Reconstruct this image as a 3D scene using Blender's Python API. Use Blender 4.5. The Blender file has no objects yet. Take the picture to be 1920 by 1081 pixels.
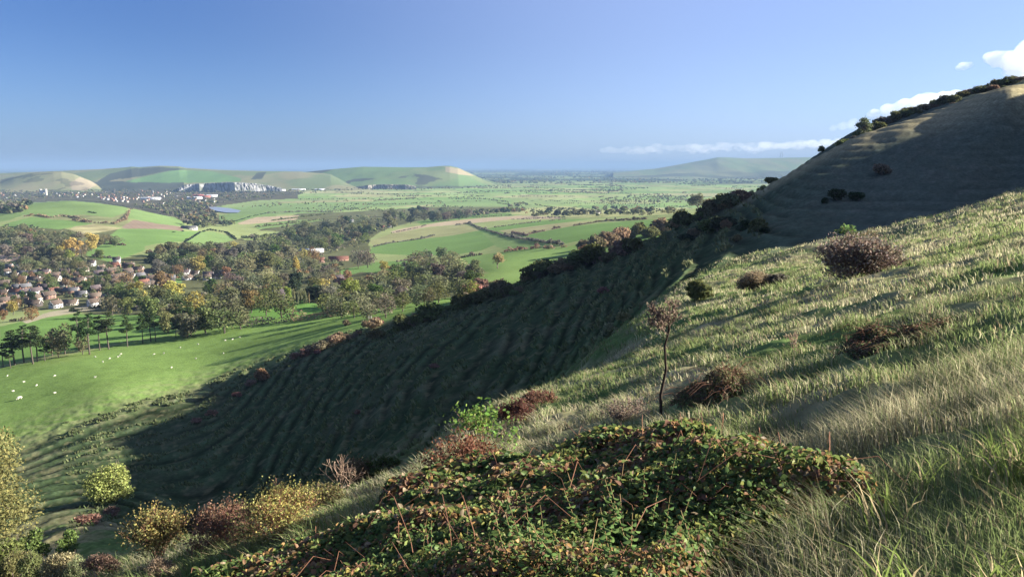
import bpy, bmesh, math, random
import numpy as np
from mathutils import Vector
C = bpy.context.scene.collection
SC = bpy.context.scene
rad = math.radians
# ---------------------------------------------------------------- camera model
F = 1423.0; CU, CV = 960.0, 540.5; LEVEL = 312.0
PITCH = math.atan((CV-LEVEL)/F)
cp, sp = math.cos(PITCH), math.sin(PITCH)
def ray_ts(u, v):
    """pixel of the photo -> (x/y, z/y) of the ray through it"""
    a = (np.asarray(u, float)-CU)/F; b = -(np.asarray(v, float)-CV)/F
    ry = cp + b*sp; rz = -sp + b*cp
    return a/ry, rz/ry
# ---------------------------------------------------------------- noise
def _h(ix, iy, seed):
    n = (ix.astype(np.int64)*374761393 + iy.astype(np.int64)*668265263 + seed*1442695041) & 0x7fffffff
    n = ((n ^ (n >> 13))*1274126177) & 0x7fffffff
    n = (n ^ (n >> 16)) & 0xffffff
    return n.astype(np.float64)/float(0xffffff)
def vnoise(x, y, seed=0):
    x = np.asarray(x, float); y = np.asarray(y, float)
    ix = np.floor(x); iy = np.floor(y); fx = x-ix; fy = y-iy
    fx = fx*fx*fx*(fx*(fx*6-15)+10); fy = fy*fy*fy*(fy*(fy*6-15)+10)
    a = _h(ix, iy, seed); b = _h(ix+1, iy, seed); c = _h(ix, iy+1, seed); d = _h(ix+1, iy+1, seed)
    return a+(b-a)*fx+(c-a)*fy+(a-b-c+d)*fx*fy
def fbm(x, y, seed=0, octv=4, gain=.5):
    s = 0; amp = 1; tot = 0
    for k in range(octv):
        s = s+amp*vnoise(x*(1.97**k)+17.3*k, y*(1.97**k)-9.1*k, seed+k*7); tot += amp; amp *= gain
    return s/tot
def sstep(a, b, x):
    t = np.clip((x-a)/(b-a), 0, 1); return t*t*(3-2*t)
def lerp(a, b, t): return a+(b-a)*t
# ---------------------------------------------------------------- mesh helpers
def mesh_np(name, V, faces, mat=None, col=None, smooth=False, mats=None, midx=None):
    """faces: list of (n,k) int arrays"""
    me = bpy.data.meshes.new(name)
    V = np.asarray(V, np.float32)
    faces = [np.asarray(f, np.int32) for f in faces if len(f)]
    nl = sum(f.size for f in faces); npoly = sum(len(f) for f in faces)
    me.vertices.add(len(V)); me.vertices.foreach_set('co', V.ravel())
    me.loops.add(nl); me.loops.foreach_set('vertex_index', np.concatenate([f.ravel() for f in faces]))
    me.polygons.add(npoly)
    tot = np.concatenate([np.full(len(f), f.shape[1], np.int32) for f in faces])
    st = np.concatenate([[0], np.cumsum(tot)[:-1]]).astype(np.int32)
    me.polygons.foreach_set('loop_start', st)
    try: me.polygons.foreach_set('loop_total', tot)
    except Exception: pass
    if smooth: me.polygons.foreach_set('use_smooth', np.ones(npoly, bool))
    if mats:
        for m in mats: me.materials.append(m)
        me.polygons.foreach_set('material_index', np.asarray(midx, np.int32))
    elif mat: me.materials.append(mat)
    if col is not None:
        a = me.color_attributes.new('Col', 'FLOAT_COLOR', 'POINT')
        c = np.ones((len(V), 4), np.float32); c[:, :3] = col
        a.data.foreach_set('color', c.ravel())
    me.update()
    return me
def link(name, me, parent=None, loc=None):
    o = bpy.data.objects.new(name, me); C.objects.link(o)
    if parent is not None: o.parent = parent
    if loc is not None: o.location = loc
    return o
def tag(o, label=None, cat=None, group=None, kind=None):
    if label: o['label'] = label
    if cat: o['category'] = cat
    if group: o['group'] = group
    if kind: o['kind'] = kind
    return o
class MB:
    """collects triangles/quads"""
    def __init__(s): s.v = []; s.f = {3: [], 4: []}; s.c = []; s.n = 0
    def add(s, V, fs, col=(1, 1, 1)):
        V = np.asarray(V, float).reshape(-1, 3); k = len(V)
        s.v.append(V); c = np.asarray(col, float)
        s.c.append(np.broadcast_to(c, (k, 3)))
        for f in fs:
            f = np.asarray(f)
            if f.size: s.f[f.shape[1]].append(f+s.n)
        s.n += k
    def box(s, lo, hi, col=(1, 1, 1)):
        x0, y0, z0 = lo; x1, y1, z1 = hi
        V = [(x0,y0,z0),(x1,y0,z0),(x1,y1,z0),(x0,y1,z0),(x0,y0,z1),(x1,y0,z1),(x1,y1,z1),(x0,y1,z1)]
        s.add(V, [[(0,3,2,1),(4,5,6,7),(0,1,5,4),(1,2,6,5),(2,3,7,6),(3,0,4,7)]], col)
    def tube(s, pts, rads, n=5, col=(1, 1, 1), cap=True):
        pts = np.asarray(pts, float); m = len(pts)
        rads = np.asarray(rads, float)
        V = []
        for i in range(m):
            d = pts[min(i+1, m-1)]-pts[max(i-1, 0)]; d = d/(np.linalg.norm(d)+1e-9)
            a = np.cross(d, (0, 0, 1) if abs(d[2]) < .9 else (1, 0, 0)); a /= np.linalg.norm(a); b = np.cross(d, a)
            for k in range(n):
                th = 2*math.pi*k/n
                V.append(pts[i]+rads[i]*(math.cos(th)*a+math.sin(th)*b))
        fs = [(i*n+k, i*n+(k+1) % n, (i+1)*n+(k+1) % n, (i+1)*n+k) for i in range(m-1) for k in range(n)]
        s.add(V, [fs], col)
    def mesh(s, name, mat, smooth=False):
        return mesh_np(name, np.concatenate(s.v), [np.concatenate(s.f[k]) for k in (3, 4) if s.f[k]], mat, np.concatenate(s.c), smooth)
# ---------------------------------------------------------------- materials
def nodes_of(m):
    m.use_nodes = True; nt = m.node_tree; nt.nodes.clear(); return nt, nt.nodes, nt.links
def new(nt, t, **kw):
    n = nt.nodes.new(t)
    for k, v in kw.items(): setattr(n, k, v)
    return n
def mat_foliage(name, base=(1, 1, 1), trans=.4, rough=.6, gloss=0.0, objcol=True, vcol=True):
    m = bpy.data.materials.new(name); nt, N, L = nodes_of(m)
    out = new(nt, 'ShaderNodeOutputMaterial')
    col = new(nt, 'ShaderNodeRGB'); col.outputs[0].default_value = (*base, 1); c = col.outputs[0]
    def mul(a, b):
        x = new(nt, 'ShaderNodeMix', data_type='RGBA', blend_type='MULTIPLY'); x.inputs[0].default_value = 1
        L.new(a, x.inputs[6]); L.new(b, x.inputs[7]); return x.outputs[2]
    if objcol:
        oi = new(nt, 'ShaderNodeObjectInfo'); c = mul(c, oi.outputs['Color'])
    if vcol:
        at = new(nt, 'ShaderNodeAttribute', attribute_name='Col'); c = mul(c, at.outputs['Color'])
    d = new(nt, 'ShaderNodeBsdfDiffuse'); L.new(c, d.inputs[0])
    t = new(nt, 'ShaderNodeBsdfTranslucent'); L.new(c, t.inputs[0])
    mx = new(nt, 'ShaderNodeMixShader'); mx.inputs[0].default_value = trans
    L.new(d.outputs[0], mx.inputs[1]); L.new(t.outputs[0], mx.inputs[2]); sh = mx.outputs[0]
    if gloss > 0:
        g = new(nt, 'ShaderNodeBsdfGlossy'); g.inputs['Roughness'].default_value = rough
        g.inputs[0].default_value = (1, 1, 1, 1)
        m2 = new(nt, 'ShaderNodeMixShader'); m2.inputs[0].default_value = gloss
        L.new(sh, m2.inputs[1]); L.new(g.outputs[0], m2.inputs[2]); sh = m2.outputs[0]
    L.new(sh, out.inputs[0]); return m
def mat_plain(name, base=(1, 1, 1), rough=.9, objcol=False, vcol=False, noise=0, nscale=3, spec=.2):
    m = bpy.data.materials.new(name); nt, N, L = nodes_of(m)
    out = new(nt, 'ShaderNodeOutputMaterial'); p = new(nt, 'ShaderNodeBsdfPrincipled')
    p.inputs['Roughness'].default_value = rough; p.inputs['Specular IOR Level'].default_value = spec
    col = new(nt, 'ShaderNodeRGB'); col.outputs[0].default_value = (*base, 1); c = col.outputs[0]
    def mul(a, b):
        x = new(nt, 'ShaderNodeMix', data_type='RGBA', blend_type='MULTIPLY'); x.inputs[0].default_value = 1
        L.new(a, x.inputs[6]); L.new(b, x.inputs[7]); return x.outputs[2]
    if objcol: c = mul(c, new(nt, 'ShaderNodeObjectInfo').outputs['Color'])
    if vcol: c = mul(c, new(nt, 'ShaderNodeAttribute', attribute_name='Col').outputs['Color'])
    if noise:
        tc = new(nt, 'ShaderNodeTexCoord'); no = new(nt, 'ShaderNodeTexNoise'); no.inputs['Scale'].default_value = nscale
        no.inputs['Detail'].default_value = 5
        L.new(tc.outputs['Object'], no.inputs['Vector'])
        mr = new(nt, 'ShaderNodeMapRange'); mr.inputs[1].default_value = .25; mr.inputs[2].default_value = .75
        mr.inputs[3].default_value = 1-noise; mr.inputs[4].default_value = 1+noise
        L.new(no.outputs[0], mr.inputs[0])
        c = mul(c, mr.outputs[0])
    L.new(c, p.inputs['Base Color']); L.new(p.outputs[0], out.inputs[0]); return m
# ---------------------------------------------------------------- terrain: control points (photo u, v, depth in metres)
CT = """1900,1078,2.6 1500,1078,3.6 1200,1078,5.0 1000,1078,7.5 800,1078,10.5 600,1078,16 200,1078,20 0,1078,30 0,1095,70 -300,1090,80
1900,850,4.2 1900,700,6.5 1900,600,10 1900,500,17 1900,430,32 1900,380,60 1920,354,92 1920,372,125 1900,345,160 1900,260,180 1900,165,200 1900,174,191 1900,168,235 1900,152,280
1600,900,5.5 1600,800,9 1600,700,14 1600,600,24 1600,525,45 1600,470,75 1600,442,98 1600,440,118 1600,410,141 1600,360,163 1600,310,178 1600,262,200 1600,271,193 1600,268,240 1600,247,285 1600,285,420 1600,330,700 1600,370,1500 1600,375,2600
1700,418,97 1700,416,118 1700,400,141 1700,330,167 1700,270,183 1700,228,203 1700,237,194 1700,230,240 1700,212,285
1500,800,11 1500,680,19 1500,560,40 1500,500,68 1500,480,88 1500,450,119 1500,400,150 1500,350,175 1500,315,210 1500,324,201 1500,320,250 1500,313,290 1500,345,400 1500,380,1000
1400,1000,4.6 1400,860,8 1400,760,13 1400,680,21 1400,600,38 1400,540,65 1400,490,100 1400,450,135 1400,410,175 1400,370,220 1400,379,211 1400,410,320 1400,420,600 1400,397,1300 1400,380,2400
1240,900,8.5 1240,790,14 1240,700,25 1240,640,38 1240,590,60 1240,562,77 1240,520,120 1240,480,165 1240,455,215 1240,441,245 1300,408,235 1240,470,330 1240,460,500
1120,810,16 1120,740,30 1120,690,48 1120,655,52 1120,665,75 1120,610,115 1120,560,155 1120,520,195 1120,482,250
1000,940,10.5 1000,845,15 1000,800,22 1000,760,36 1000,742,34 1000,790,58 1000,735,93 1000,700,109 1000,650,130 1000,600,160 1000,560,196 1000,522,252 1000,545,320 1000,530,430 1000,512,560 1000,480,690
900,1000,10.5 900,870,19 900,810,34 900,788,30 900,835,55 900,775,98 900,700,126 900,640,157 900,560,245
800,960,17 800,900,26 800,836,26 800,888,45 800,880,70 800,825,96 800,760,115 800,700,140 800,640,180 800,600,235 800,583,262 800,560,420
600,990,28 600,932,20 600,978,40 600,965,75 600,900,105 600,840,125 600,760,158 600,700,195 600,655,235 600,620,295 600,600,345 600,580,405 600,545,520
400,1022,22 400,1060,45 400,1050,80 400,1000,105 400,920,127 400,840,156 400,790,184 400,755,206 400,720,232 400,680,276 400,640,328 400,615,368 400,570,520
200,1000,85 200,930,120 200,860,154 200,800,192 200,740,226 200,700,264 200,655,330 200,610,430 200,580,570
0,950,120 0,850,180 0,780,220 0,720,270 0,680,325 0,620,440 0,580,620 -400,1000,110 -400,900,150 -400,720,330 -400,600,600 -400,500,1000
100,540,720 100,510,850 300,545,690 300,510,830 300,480,990 0,480,990 100,465,1040 100,432,1230 200,462,1055 300,462,1065 250,440,1230 300,425,1400 150,417,1380 130,392,1650 130,377,1850 130,388,2200 130,383,2700
235,389,1750 240,400,2300 345,418,1650 345,408,2200 0,400,1600 0,385,2200 450,440,1500 450,470,1150 450,500,900 450,540,700 450,400,2300
600,500,930 600,460,1300 600,420,1850 700,560,560 700,520,740 700,480,1060 700,440,1530 935,500,620 900,480,860 900,450,1200 900,420,1700 900,395,2300
1050,470,720 1050,440,1000 1050,415,1500 1050,395,2200 1200,480,330 1200,470,500 1200,440,740 1200,425,920 1200,415,1120 1200,400,1700 1200,380,2700 1300,400,1250
1900,180,400 1900,250,700 1900,350,1600 2400,-20,170 2400,-20,215 2400,-20,300 2400,200,700 2400,350,2000 2900,-60,150 2900,-60,350"""  # last points, right of frame: unseen hill raised to shade the upper slope
CT = np.array([[float(q) for q in p.split(',')] for p in CT.split()])
# the near slope is one even plane falling left and away; its points come from the plane itself
CRT0 = np.array([(-400, 28), (0, 28), (200, 20), (350, 20), (600, 20), (800, 26), (1000, 34), (1120, 50), (1240, 75), (1400, 95), (1500, 85), (1600, 98), (1920, 92), (2900, 90)], float)
CT = CT[~(CT[:, 2] < np.interp(CT[:, 0], CRT0[:, 0], CRT0[:, 1])*.93)]
def plane0(t, y): return -(1.35+1.6*(1-np.exp(-np.asarray(y, float)/12)))/y+.32*t-.222
_t, _s = ray_ts(CT[:, 0], CT[:, 1]); _y = CT[:, 2].copy()
ex = [(tt, yy, plane0(tt, yy)) for yy in (.4, .8, 1.5) for tt in (-1.6, -.8, -.2, .3, .8, 1.5)]
ex += [(tt, yy, float(plane0(tt, yy))+.008*math.sin(5*tt+math.log(yy)*1.7)) for tt in (-1.6, -1., -.6, -.4, -.25, -.1, .05, .2, .33, .46, .58, .7, .85, 1.1, 1.6) for yy in (3, 5.5, 10, 15, 20, 30, 45, 62, 80) if yy < .82*np.interp(CU+F*tt, CRT0[:, 0], CRT0[:, 1])]
ex += [(-1.6, 100, -.72), (-1.6, 400, -.27), (-1.6, 1500, -.085), (1.6, 1500, .05), (1.6, 2600, 0)]
ex = np.array(ex)
_t = np.concatenate([_t, ex[:, 0]]); _y = np.concatenate([_y, ex[:, 1]]); _s = np.concatenate([_s, ex[:, 2]])
KY = .42
def _kern(r2): return np.where(r2 > 1e-12, r2*np.log(r2+1e-20), 0)
def tps_fit(P, f, lam):
    n = len(P); r2 = ((P[:, None]-P[None])**2).sum(-1)
    A = np.zeros((n+3, n+3)); A[:n, :n] = _kern(r2)+lam*np.eye(n)
    A[:n, n] = 1; A[:n, n+1:] = P; A[n, :n] = 1; A[n+1:, :n] = P.T
    return np.linalg.solve(A, np.concatenate([f, np.zeros(3)]))
_P = np.stack([_t, KY*np.log(_y)], 1)
_W = tps_fit(_P, _s-plane0(_t, _y), 2e-4)
def tps_s(t, y):
    t = np.asarray(t, float); y = np.asarray(y, float); sh = t.shape
    q = np.stack([t.ravel(), KY*np.log(y.ravel())], 1); out = np.empty(len(q)); n = len(_P)
    for i in range(0, len(q), 20000):
        b = q[i:i+20000]
        r2 = (b[:, :1]-_P[None, :, 0])**2+(b[:, 1:]-_P[None, :, 1])**2
        out[i:i+20000] = _kern(r2)@_W[:n]+_W[n]+b@_W[n+1:]
    return out.reshape(sh)+plane0(t, y)
# grid: rows in depth, columns in x/y
def rows(*segs):
    r = []
    for a, b, st in segs: r.append(np.exp(np.arange(math.log(a), math.log(b), st)))
    return np.concatenate(r)
YR = np.concatenate([rows((.4, 2.4, .03), (2.4, 330, .0062), (330, 2600, .0055), (2600, 9000, .02), (9000, 70000, .08)), [70000.]])
TC = np.concatenate([np.arange(-1.6, -.8, .02), np.arange(-.8, .8, .0021), np.arange(.8, 1.6001, .02)])
NR, NC = len(YR), len(TC)
TT, YY = np.meshgrid(TC, YR)
near = YR < 3200
BASE = np.full((NR, NC), 0.)
# evaluate the smooth base on a coarser grid and refine it
cy = np.exp(np.linspace(math.log(.4), math.log(3200), 420)); ct = np.concatenate([np.arange(-1.6, -.8, .08), np.arange(-.8, .81, .008), np.arange(.88, 1.61, .08)])
CS = tps_s(*np.meshgrid(ct, cy))
def bil(gx, gy, G, x, y):
    """bilinear in monotone axes gx (cols), gy (rows)"""
    i = np.clip(np.searchsorted(gx, x)-1, 0, len(gx)-2); j = np.clip(np.searchsorted(gy, y)-1, 0, len(gy)-2)
    fx = np.clip((x-gx[i])/(gx[i+1]-gx[i]), 0, 1); fy = np.clip((y-gy[j])/(gy[j+1]-gy[j]), 0, 1)
    return (G[j, i]*(1-fx)+G[j, i+1]*fx)*(1-fy)+(G[j+1, i]*(1-fx)+G[j+1, i+1]*fx)*fy
def plain_z(x, y):
    return -143+2.2*(fbm(x/900, y/900, 5, 3)-.5)-np.clip((y-9000)/60000, 0, 1)*0
SB = bil(ct, np.log(cy), CS, TT, np.log(np.minimum(YY, 3199)))
XX = TT*YY
w = sstep(1900, 2700, YY)
w = np.where(TT > .72, sstep(2000, 3100, YY), w)
BASE = lerp(SB*YY, plain_z(XX, YY), w)
# distant rolling country beyond the marsh
BASE += sstep(9000, 16000, YY)*(90*(fbm(XX/5200+3, YY/5200, 11, 4)-.42)).clip(-5, 80)
def base_at(x, y):
    return bil(TC, np.log(YR), BASE, x/y, np.log(y))
# ---------------------------------------------------------------- unproject photo pixels on the ground
_yr = np.exp(np.linspace(math.log(1.5), math.log(30000), 2600))
def ground_px(u, v, h=0, ymin=1.5, ymax=30000, G=None):
    """first ground point (raised by h) met by the ray of photo pixel u,v"""
    t, s = ray_ts(u, v); ys = _yr[(_yr >= ymin) & (_yr <= ymax)]
    z = bil(TC, np.log(YR), BASE if G is None else G, np.full_like(ys, float(t)), np.log(ys))+h
    below = ys*s < z
    k = int(np.argmax(below)) if below.any() else len(ys)-1
    if k > 0:
        a = ys[k-1]*s-z[k-1]; b = ys[k]*s-z[k]
        f = a/(a-b) if a != b else 0
        y = ys[k-1]+(ys[k]-ys[k-1])*np.clip(f, 0, 1)
    else: y = ys[k]
    return float(t), float(y)
def gpoly(px, h=0, ymin=1.5): 
    return np.array([ground_px(u, v, h, ymin) for u, v in px])
def inpoly(poly, t, ly):
    """poly (n,2) of (t, ln y)"""
    ins = np.zeros(t.shape, bool); n = len(poly)
    for i in range(n):
        x1, y1 = poly[i]; x2, y2 = poly[(i+1) % n]
        if y1 == y2: continue
        c = (y1 > ly) != (y2 > ly)
        xs = x1+(ly-y1)*(x2-x1)/(y2-y1)
        ins ^= c & (t < xs)
    return ins
def pxs(s): return [tuple(float(q) for q in p.split(',')) for p in s.split()]
LY = np.log(YY)
def region(px, ymin=1.5):
    g = gpoly(pxs(px) if isinstance(px, str) else px, 0, ymin); g[:, 1] = np.log(g[:, 1]); return g
# ---------------------------------------------------------------- hillside / pasture boundary (foot of the down)
foot_px = pxs("-500,905 -200,890 0,850 60,828 150,797 250,765 330,738 400,716 470,690 540,668 600,648 680,618 740,600 800,585 850,573")
foot = np.array([ground_px(u, v, 0, 60) for u, v in foot_px])
ridge_px = pxs("900,555 1000,521 1100,486 1200,452 1300,407 1400,369 1500,314 1600,259 1700,226 1800,196 1920,158")
ridge_y = np.array([(ray_ts(u, v)[0], d) for (u, v), d in zip(ridge_px, (262, 262, 258, 250, 244, 232, 300, 300, 300, 300, 300))])
hill_edge = np.concatenate([foot, ridge_y]); hill_edge = hill_edge[np.argsort(hill_edge[:, 0])]
EDGE = np.interp(TT, hill_edge[:, 0], hill_edge[:, 1])          # depth of the foot/ridge per direction
HILL = YY < EDGE
hm = sstep(1.06, .94, YY/EDGE)                                   # soft hill mask
# ---------------------------------------------------------------- real relief on the hillside
z0 = BASE
nz1 = fbm(XX/1.15, YY/1.15, 21, 3); nz2 = fbm(XX/4.2, YY/4.2, 31, 3); nz3 = fbm(XX/15, YY/15, 41, 3)
fadein = sstep(2.0, 7, YY)
ter_mask = hm*sstep(18, 60, YY)
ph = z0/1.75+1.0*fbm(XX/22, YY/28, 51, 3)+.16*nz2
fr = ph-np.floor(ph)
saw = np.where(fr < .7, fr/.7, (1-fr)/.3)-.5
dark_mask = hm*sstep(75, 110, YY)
D = hm*fadein*(.42*(nz1-.5)*(1-.35*dark_mask)*(1-.6*sstep(.3, .45, TT)*dark_mask)+lerp(.16, .5, sstep(12, 50, YY))*(1-.55*dark_mask)*(nz2-.5))
D += hm*sstep(30, 90, YY)*1.3*(nz3-.5)
D += ter_mask*saw*lerp(.16, .75, dark_mask*(1-.8*sstep(.22, .42, TT)))*(.5+.75*fbm(XX/8, YY/10, 61, 2))
# tussocky wet strip along the foot of the slope
tus = np.exp(-((np.log(YY/EDGE)-.0)/.12)**2)*sstep(-.2, -.32, TT)*sstep(40, 80, YY)
tus = tus+sstep(.16, .02, np.abs(np.log(YY/EDGE)))*.0
D += tus*.7*(fbm(XX/2.4, YY/1.6, 71, 3)-.5)
D += (1-hm)*sstep(1200, 600, YY)*.25*(fbm(XX/6, YY/6, 81, 3)-.5)
GZ = BASE+D
def gz(x, y):
    x = np.asarray(x, float); y = np.asarray(y, float)
    return bil(TC, np.log(YR), GZ, x/y, np.log(y))
def P(u, v, h=0, ymin=1.5, ymax=30000):
    """ground position under photo pixel"""
    t, y = ground_px(u, v, h, ymin, ymax); x = t*y
    return np.array([x, y, float(gz(x, y))])
def project(x, y, z):
    fw = y*cp-z*sp; up = y*sp+z*cp
    return CU+F*x/fw, CV-F*up/fw
# ---------------------------------------------------------------- land colours (albedo per vertex: what grows there, with light and shade put into the hill turf)
def mixc(a, b, w): return a+(np.asarray(b)-a)*w[..., None]
col = np.empty((NR, NC, 3))
# marsh and far country: a patchwork of meadows
def patchwork(x, y, size, seed):
    """jittered cell ids and distance to the cell border"""
    gx = x/size; gy = y/size; ix = np.floor(gx); iy = np.floor(gy)
    d1 = np.full(x.shape, 9.); d2 = np.full(x.shape, 9.); idv = np.zeros(x.shape)
    for a in (-1, 0, 1):
        for b in (-1, 0, 1):
            cx, cy_ = ix+a, iy+b
            px_ = cx+.15+.7*_h(cx, cy_, seed); py_ = cy_+.15+.7*_h(cx, cy_, seed+1)
            d = np.abs(px_-gx)*.8+np.abs(py_-gy)+.25*np.hypot(px_-gx, py_-gy)
            c = d < d1
            d2 = np.where(c, d1, np.minimum(d2, d)); d1 = np.where(c, d, d1); idv = np.where(c, _h(cx, cy_, seed+2), idv)
    return idv, d2-d1
idv, edge = patchwork(XX, YY, 300, 5)
pal = np.array([(.17, .25, .085), (.20, .27, .10), (.15, .22, .08), (.24, .27, .12), (.19, .25, .10), (.26, .26, .13), (.16, .25, .08)])
k = (idv*6.999).astype(int)
col[:] = pal[k]
n_far = fbm(XX/140, YY/420, 91, 4)
col *= (.72+.56*n_far)[..., None]
# beyond 6 km the country is wooded weald: darker, blue-green
idw, edw = patchwork(XX, YY, 900, 15)
weald = sstep(5600, 8500, YY+900*(fbm(XX/2500, YY/2500, 33, 3)-.5)+1200*sstep(.1, -.3, TT))
wc = np.where((idw > .62)[..., None], np.array([.15, .19, .08]), np.array([.045, .06, .03]))
wc = wc*(.6+.8*fbm(XX/500, YY/1500, 93, 4))[..., None]
col = mixc(col, wc, weald)
# hedges and ditches between the meadows
he = sstep(.05, .02, edge)*sstep(2200, 2800, YY)*(1-weald)*(vnoise(XX/60, YY/60, 95) > .35)
col = mixc(col, (.045, .055, .03), he*.8)
def paint(px, c, var=.12, ymin=1.5, sc=40, w=1., stripe=None, soft=None):
    global col
    g = region(px, ymin)
    m = inpoly(g, TT, LY)
    if not m.any(): return
    n = fbm(XX[m]/sc, YY[m]/sc, int(abs(g[0, 0])*1000)+3, 4)
    cc = np.asarray(c)*(1+var*4*(n-.5))[:, None]
    if stripe:
        ang, per, amp = stripe
        q = XX[m]*math.cos(ang)+YY[m]*math.sin(ang)
        cc = cc*(1+amp*np.sin(q*2*math.pi/per))[:, None]
    col[m] = col[m]*(1-w)+cc*w
GREEN = (.12, .195, .06); GREEN2 = (.14, .205, .072); PALE = (.20, .235, .095); OLIVE = (.21, .215, .10); TAN = (.32, .26, .17); BROWN = (.19, .145, .105); WOODF = (.095, .10, .048)
# land inside 2.4 km: base meadow
mid = sstep(2700, 2200, YY)
col = mixc(col, np.array(PALE)*1.0, mid)
col *= (1+ .5*mid*(fbm(XX/70, YY/70, 97, 4)-.5))[..., None]
# ground under woods, village and gardens
paint("0,470 0,585 130,580 250,600 330,600 480,600 560,590 700,600 860,560 900,520 800,490 700,500 690,450 720,430 800,410 880,400 960,395 960,388 800,388 640,398 560,400 440,450 340,455 280,480 210,485 110,490", WOODF, .2)
paint("0,425 60,420 140,432 215,427 232,432 205,458 190,485 165,500 110,505 0,490", WOODF, .2)
paint("0,352 200,348 350,352 480,356 560,352 560,372 480,376 400,388 420,420 345,418 300,402 240,390 130,378 60,380 40,405 0,410", (.075, .07, .045), .25)
# hill behind the village
paint("-60,402 0,400 45,397 62,380 130,376 190,381 238,390 236,405 210,408 150,402 95,408 60,405 45,402 20,412 0,416 -60,420", GREEN2, .10, sc=90)
paint("0,424 15,418 60,407 100,410 175,420 110,430 60,426", GREEN, .10)
paint("60,405 95,408 150,402 210,408 238,398 243,410 235,424 180,421 135,412 100,412", (.16, .17, .08), .2)
paint("242,394 300,402 345,418 347,430 300,421 260,412 240,409", GREEN2, .08)
paint("228,426 250,412 300,420 342,425 342,433 240,431", BROWN, .10, stripe=(.6, 9, .08))
paint("140,424 175,420 230,428 210,432 160,440 130,430", (.27, .25, .13), .3)
paint("222,429 342,433 375,434 341,453 270,462 232,462 196,456 205,442", GREEN, .08)
paint("376,434 400,434 430,443 438,450 392,462 345,455", GREEN2, .06)
paint("160,474 195,457 270,462 272,468 225,486 208,492 165,480", GREEN, .08)
paint("432,434 500,432 528,434 520,444 446,447", PALE, .1)
paint("455,447 530,441 535,446 460,450", (.2, .25, .09), .1)
paint("408,403 480,400 500,396 520,404 470,418 415,419", GREEN2, .08)
paint("445,418 480,407 560,404 555,412 490,418 450,421", TAN, .08)
paint("480,420 560,412 610,412 560,420 480,430", GREEN2, .08)
paint("400,393 480,385 560,380 680,378 900,372 960,372 960,386 800,384 700,388 620,398 520,402 440,404", (.155, .225, .085), .12, sc=160)
# water meadow pools
# fields right of the wood
paint("690,452 740,436 800,428 870,421 905,430 850,441 790,448 730,455 700,460", OLIVE, .10)
paint("700,460 790,448 850,441 905,431 960,428 975,438 960,447 900,470 850,478 760,478 690,474", GREEN, .08, sc=80)
paint("690,474 760,478 850,478 900,470 960,462 968,470 900,486 800,492 710,494", PALE, .12)
paint("690,492 760,488 800,490 790,500 720,512 680,510", GREEN, .08)
paint("732,434 760,427 830,416 960,404 1050,405 1050,410 960,411 880,419 800,426 740,437", TAN, .08)
paint("780,415 880,403 960,399 1000,401 960,405 870,410 790,421", GREEN, .06)
paint("905,430 960,420 1050,411 1110,410 1060,417 985,426 930,432", GREEN, .06)
paint("935,432 985,426 1060,417 1130,414 1060,426 990,440 960,442", (.25, .24, .12), .12)
paint("985,441 1060,426 1130,418 1213,412 1290,408 1290,430 1140,441 1062,456 1010,450", GREEN, .07, sc=80)
paint("905,437 960,442 990,443 1056,459 1000,468 960,470 930,462", GREEN2, .08)
paint("850,482 960,470 1066,462 1150,440 1150,470 1000,520 930,515 860,505", (.15, .225, .07), .07)
paint("900,515 960,505 1000,500 1010,525 900,545", (.155, .225, .07), .08)
paint("960,392 1060,386 1280,392 1280,400 1090,408 960,402", (.26, .27, .12), .12)
# park below the wood and paddocks
paint("470,580 560,562 620,575 600,585 540,596 460,606", (.11, .21, .05), .05)
paint("510,545 545,545 545,575 505,575", (.10, .22, .04), .05)
paint("640,505 690,496 695,505 640,520", GREEN, .06)
paint("300,525 345,520 340,530 300,533", GREEN, .05)
paint("0,612 60,598 150,588 250,590 330,592 330,625 240,640 120,660 0,685", (.12, .205, .055), .1, sc=30)
# lane verge and orchard strip at the village edge
paint("40,602 90,585 150,575 185,568 195,577 150,584 90,594 50,606", (.32, .285, .19), .06)
paint("195,570 330,568 330,574 195,578", (.27, .25, .19), .06)
# bare earth and quarry yard left edge
paint("0,478 30,474 40,480 30,488 0,492", (.5, .36, .24), .1)
# sheep pasture
pasture = (1-hm)*sstep(560, 380, YY)*(inpoly(region("-300,760 -300,720 0,690 120,668 250,640 330,625 480,600 600,590 700,580 860,555 900,565 850,578 700,620 600,655 400,722 200,790 0,860 -300,900", 60), TT, LY))
pc = np.array((.14, .215, .058))*(1+.55*(fbm(XX/28, YY/28, 101, 5)-.5)+.25*(fbm(XX/3, YY/3, 103, 3)-.5))[..., None]
pc = mixc(pc, (.19, .24, .075), sstep(.5, .75, fbm(XX/60, YY/45, 105, 3))*.6)
col = col*(1-pasture[..., None])+pc*pasture[..., None]
col = mixc(col, (.24, .25, .12), np.clip(tus, 0, 1)*.55*sstep(.42, .6, fbm(XX/3, YY/2, 107, 3)))
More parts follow.
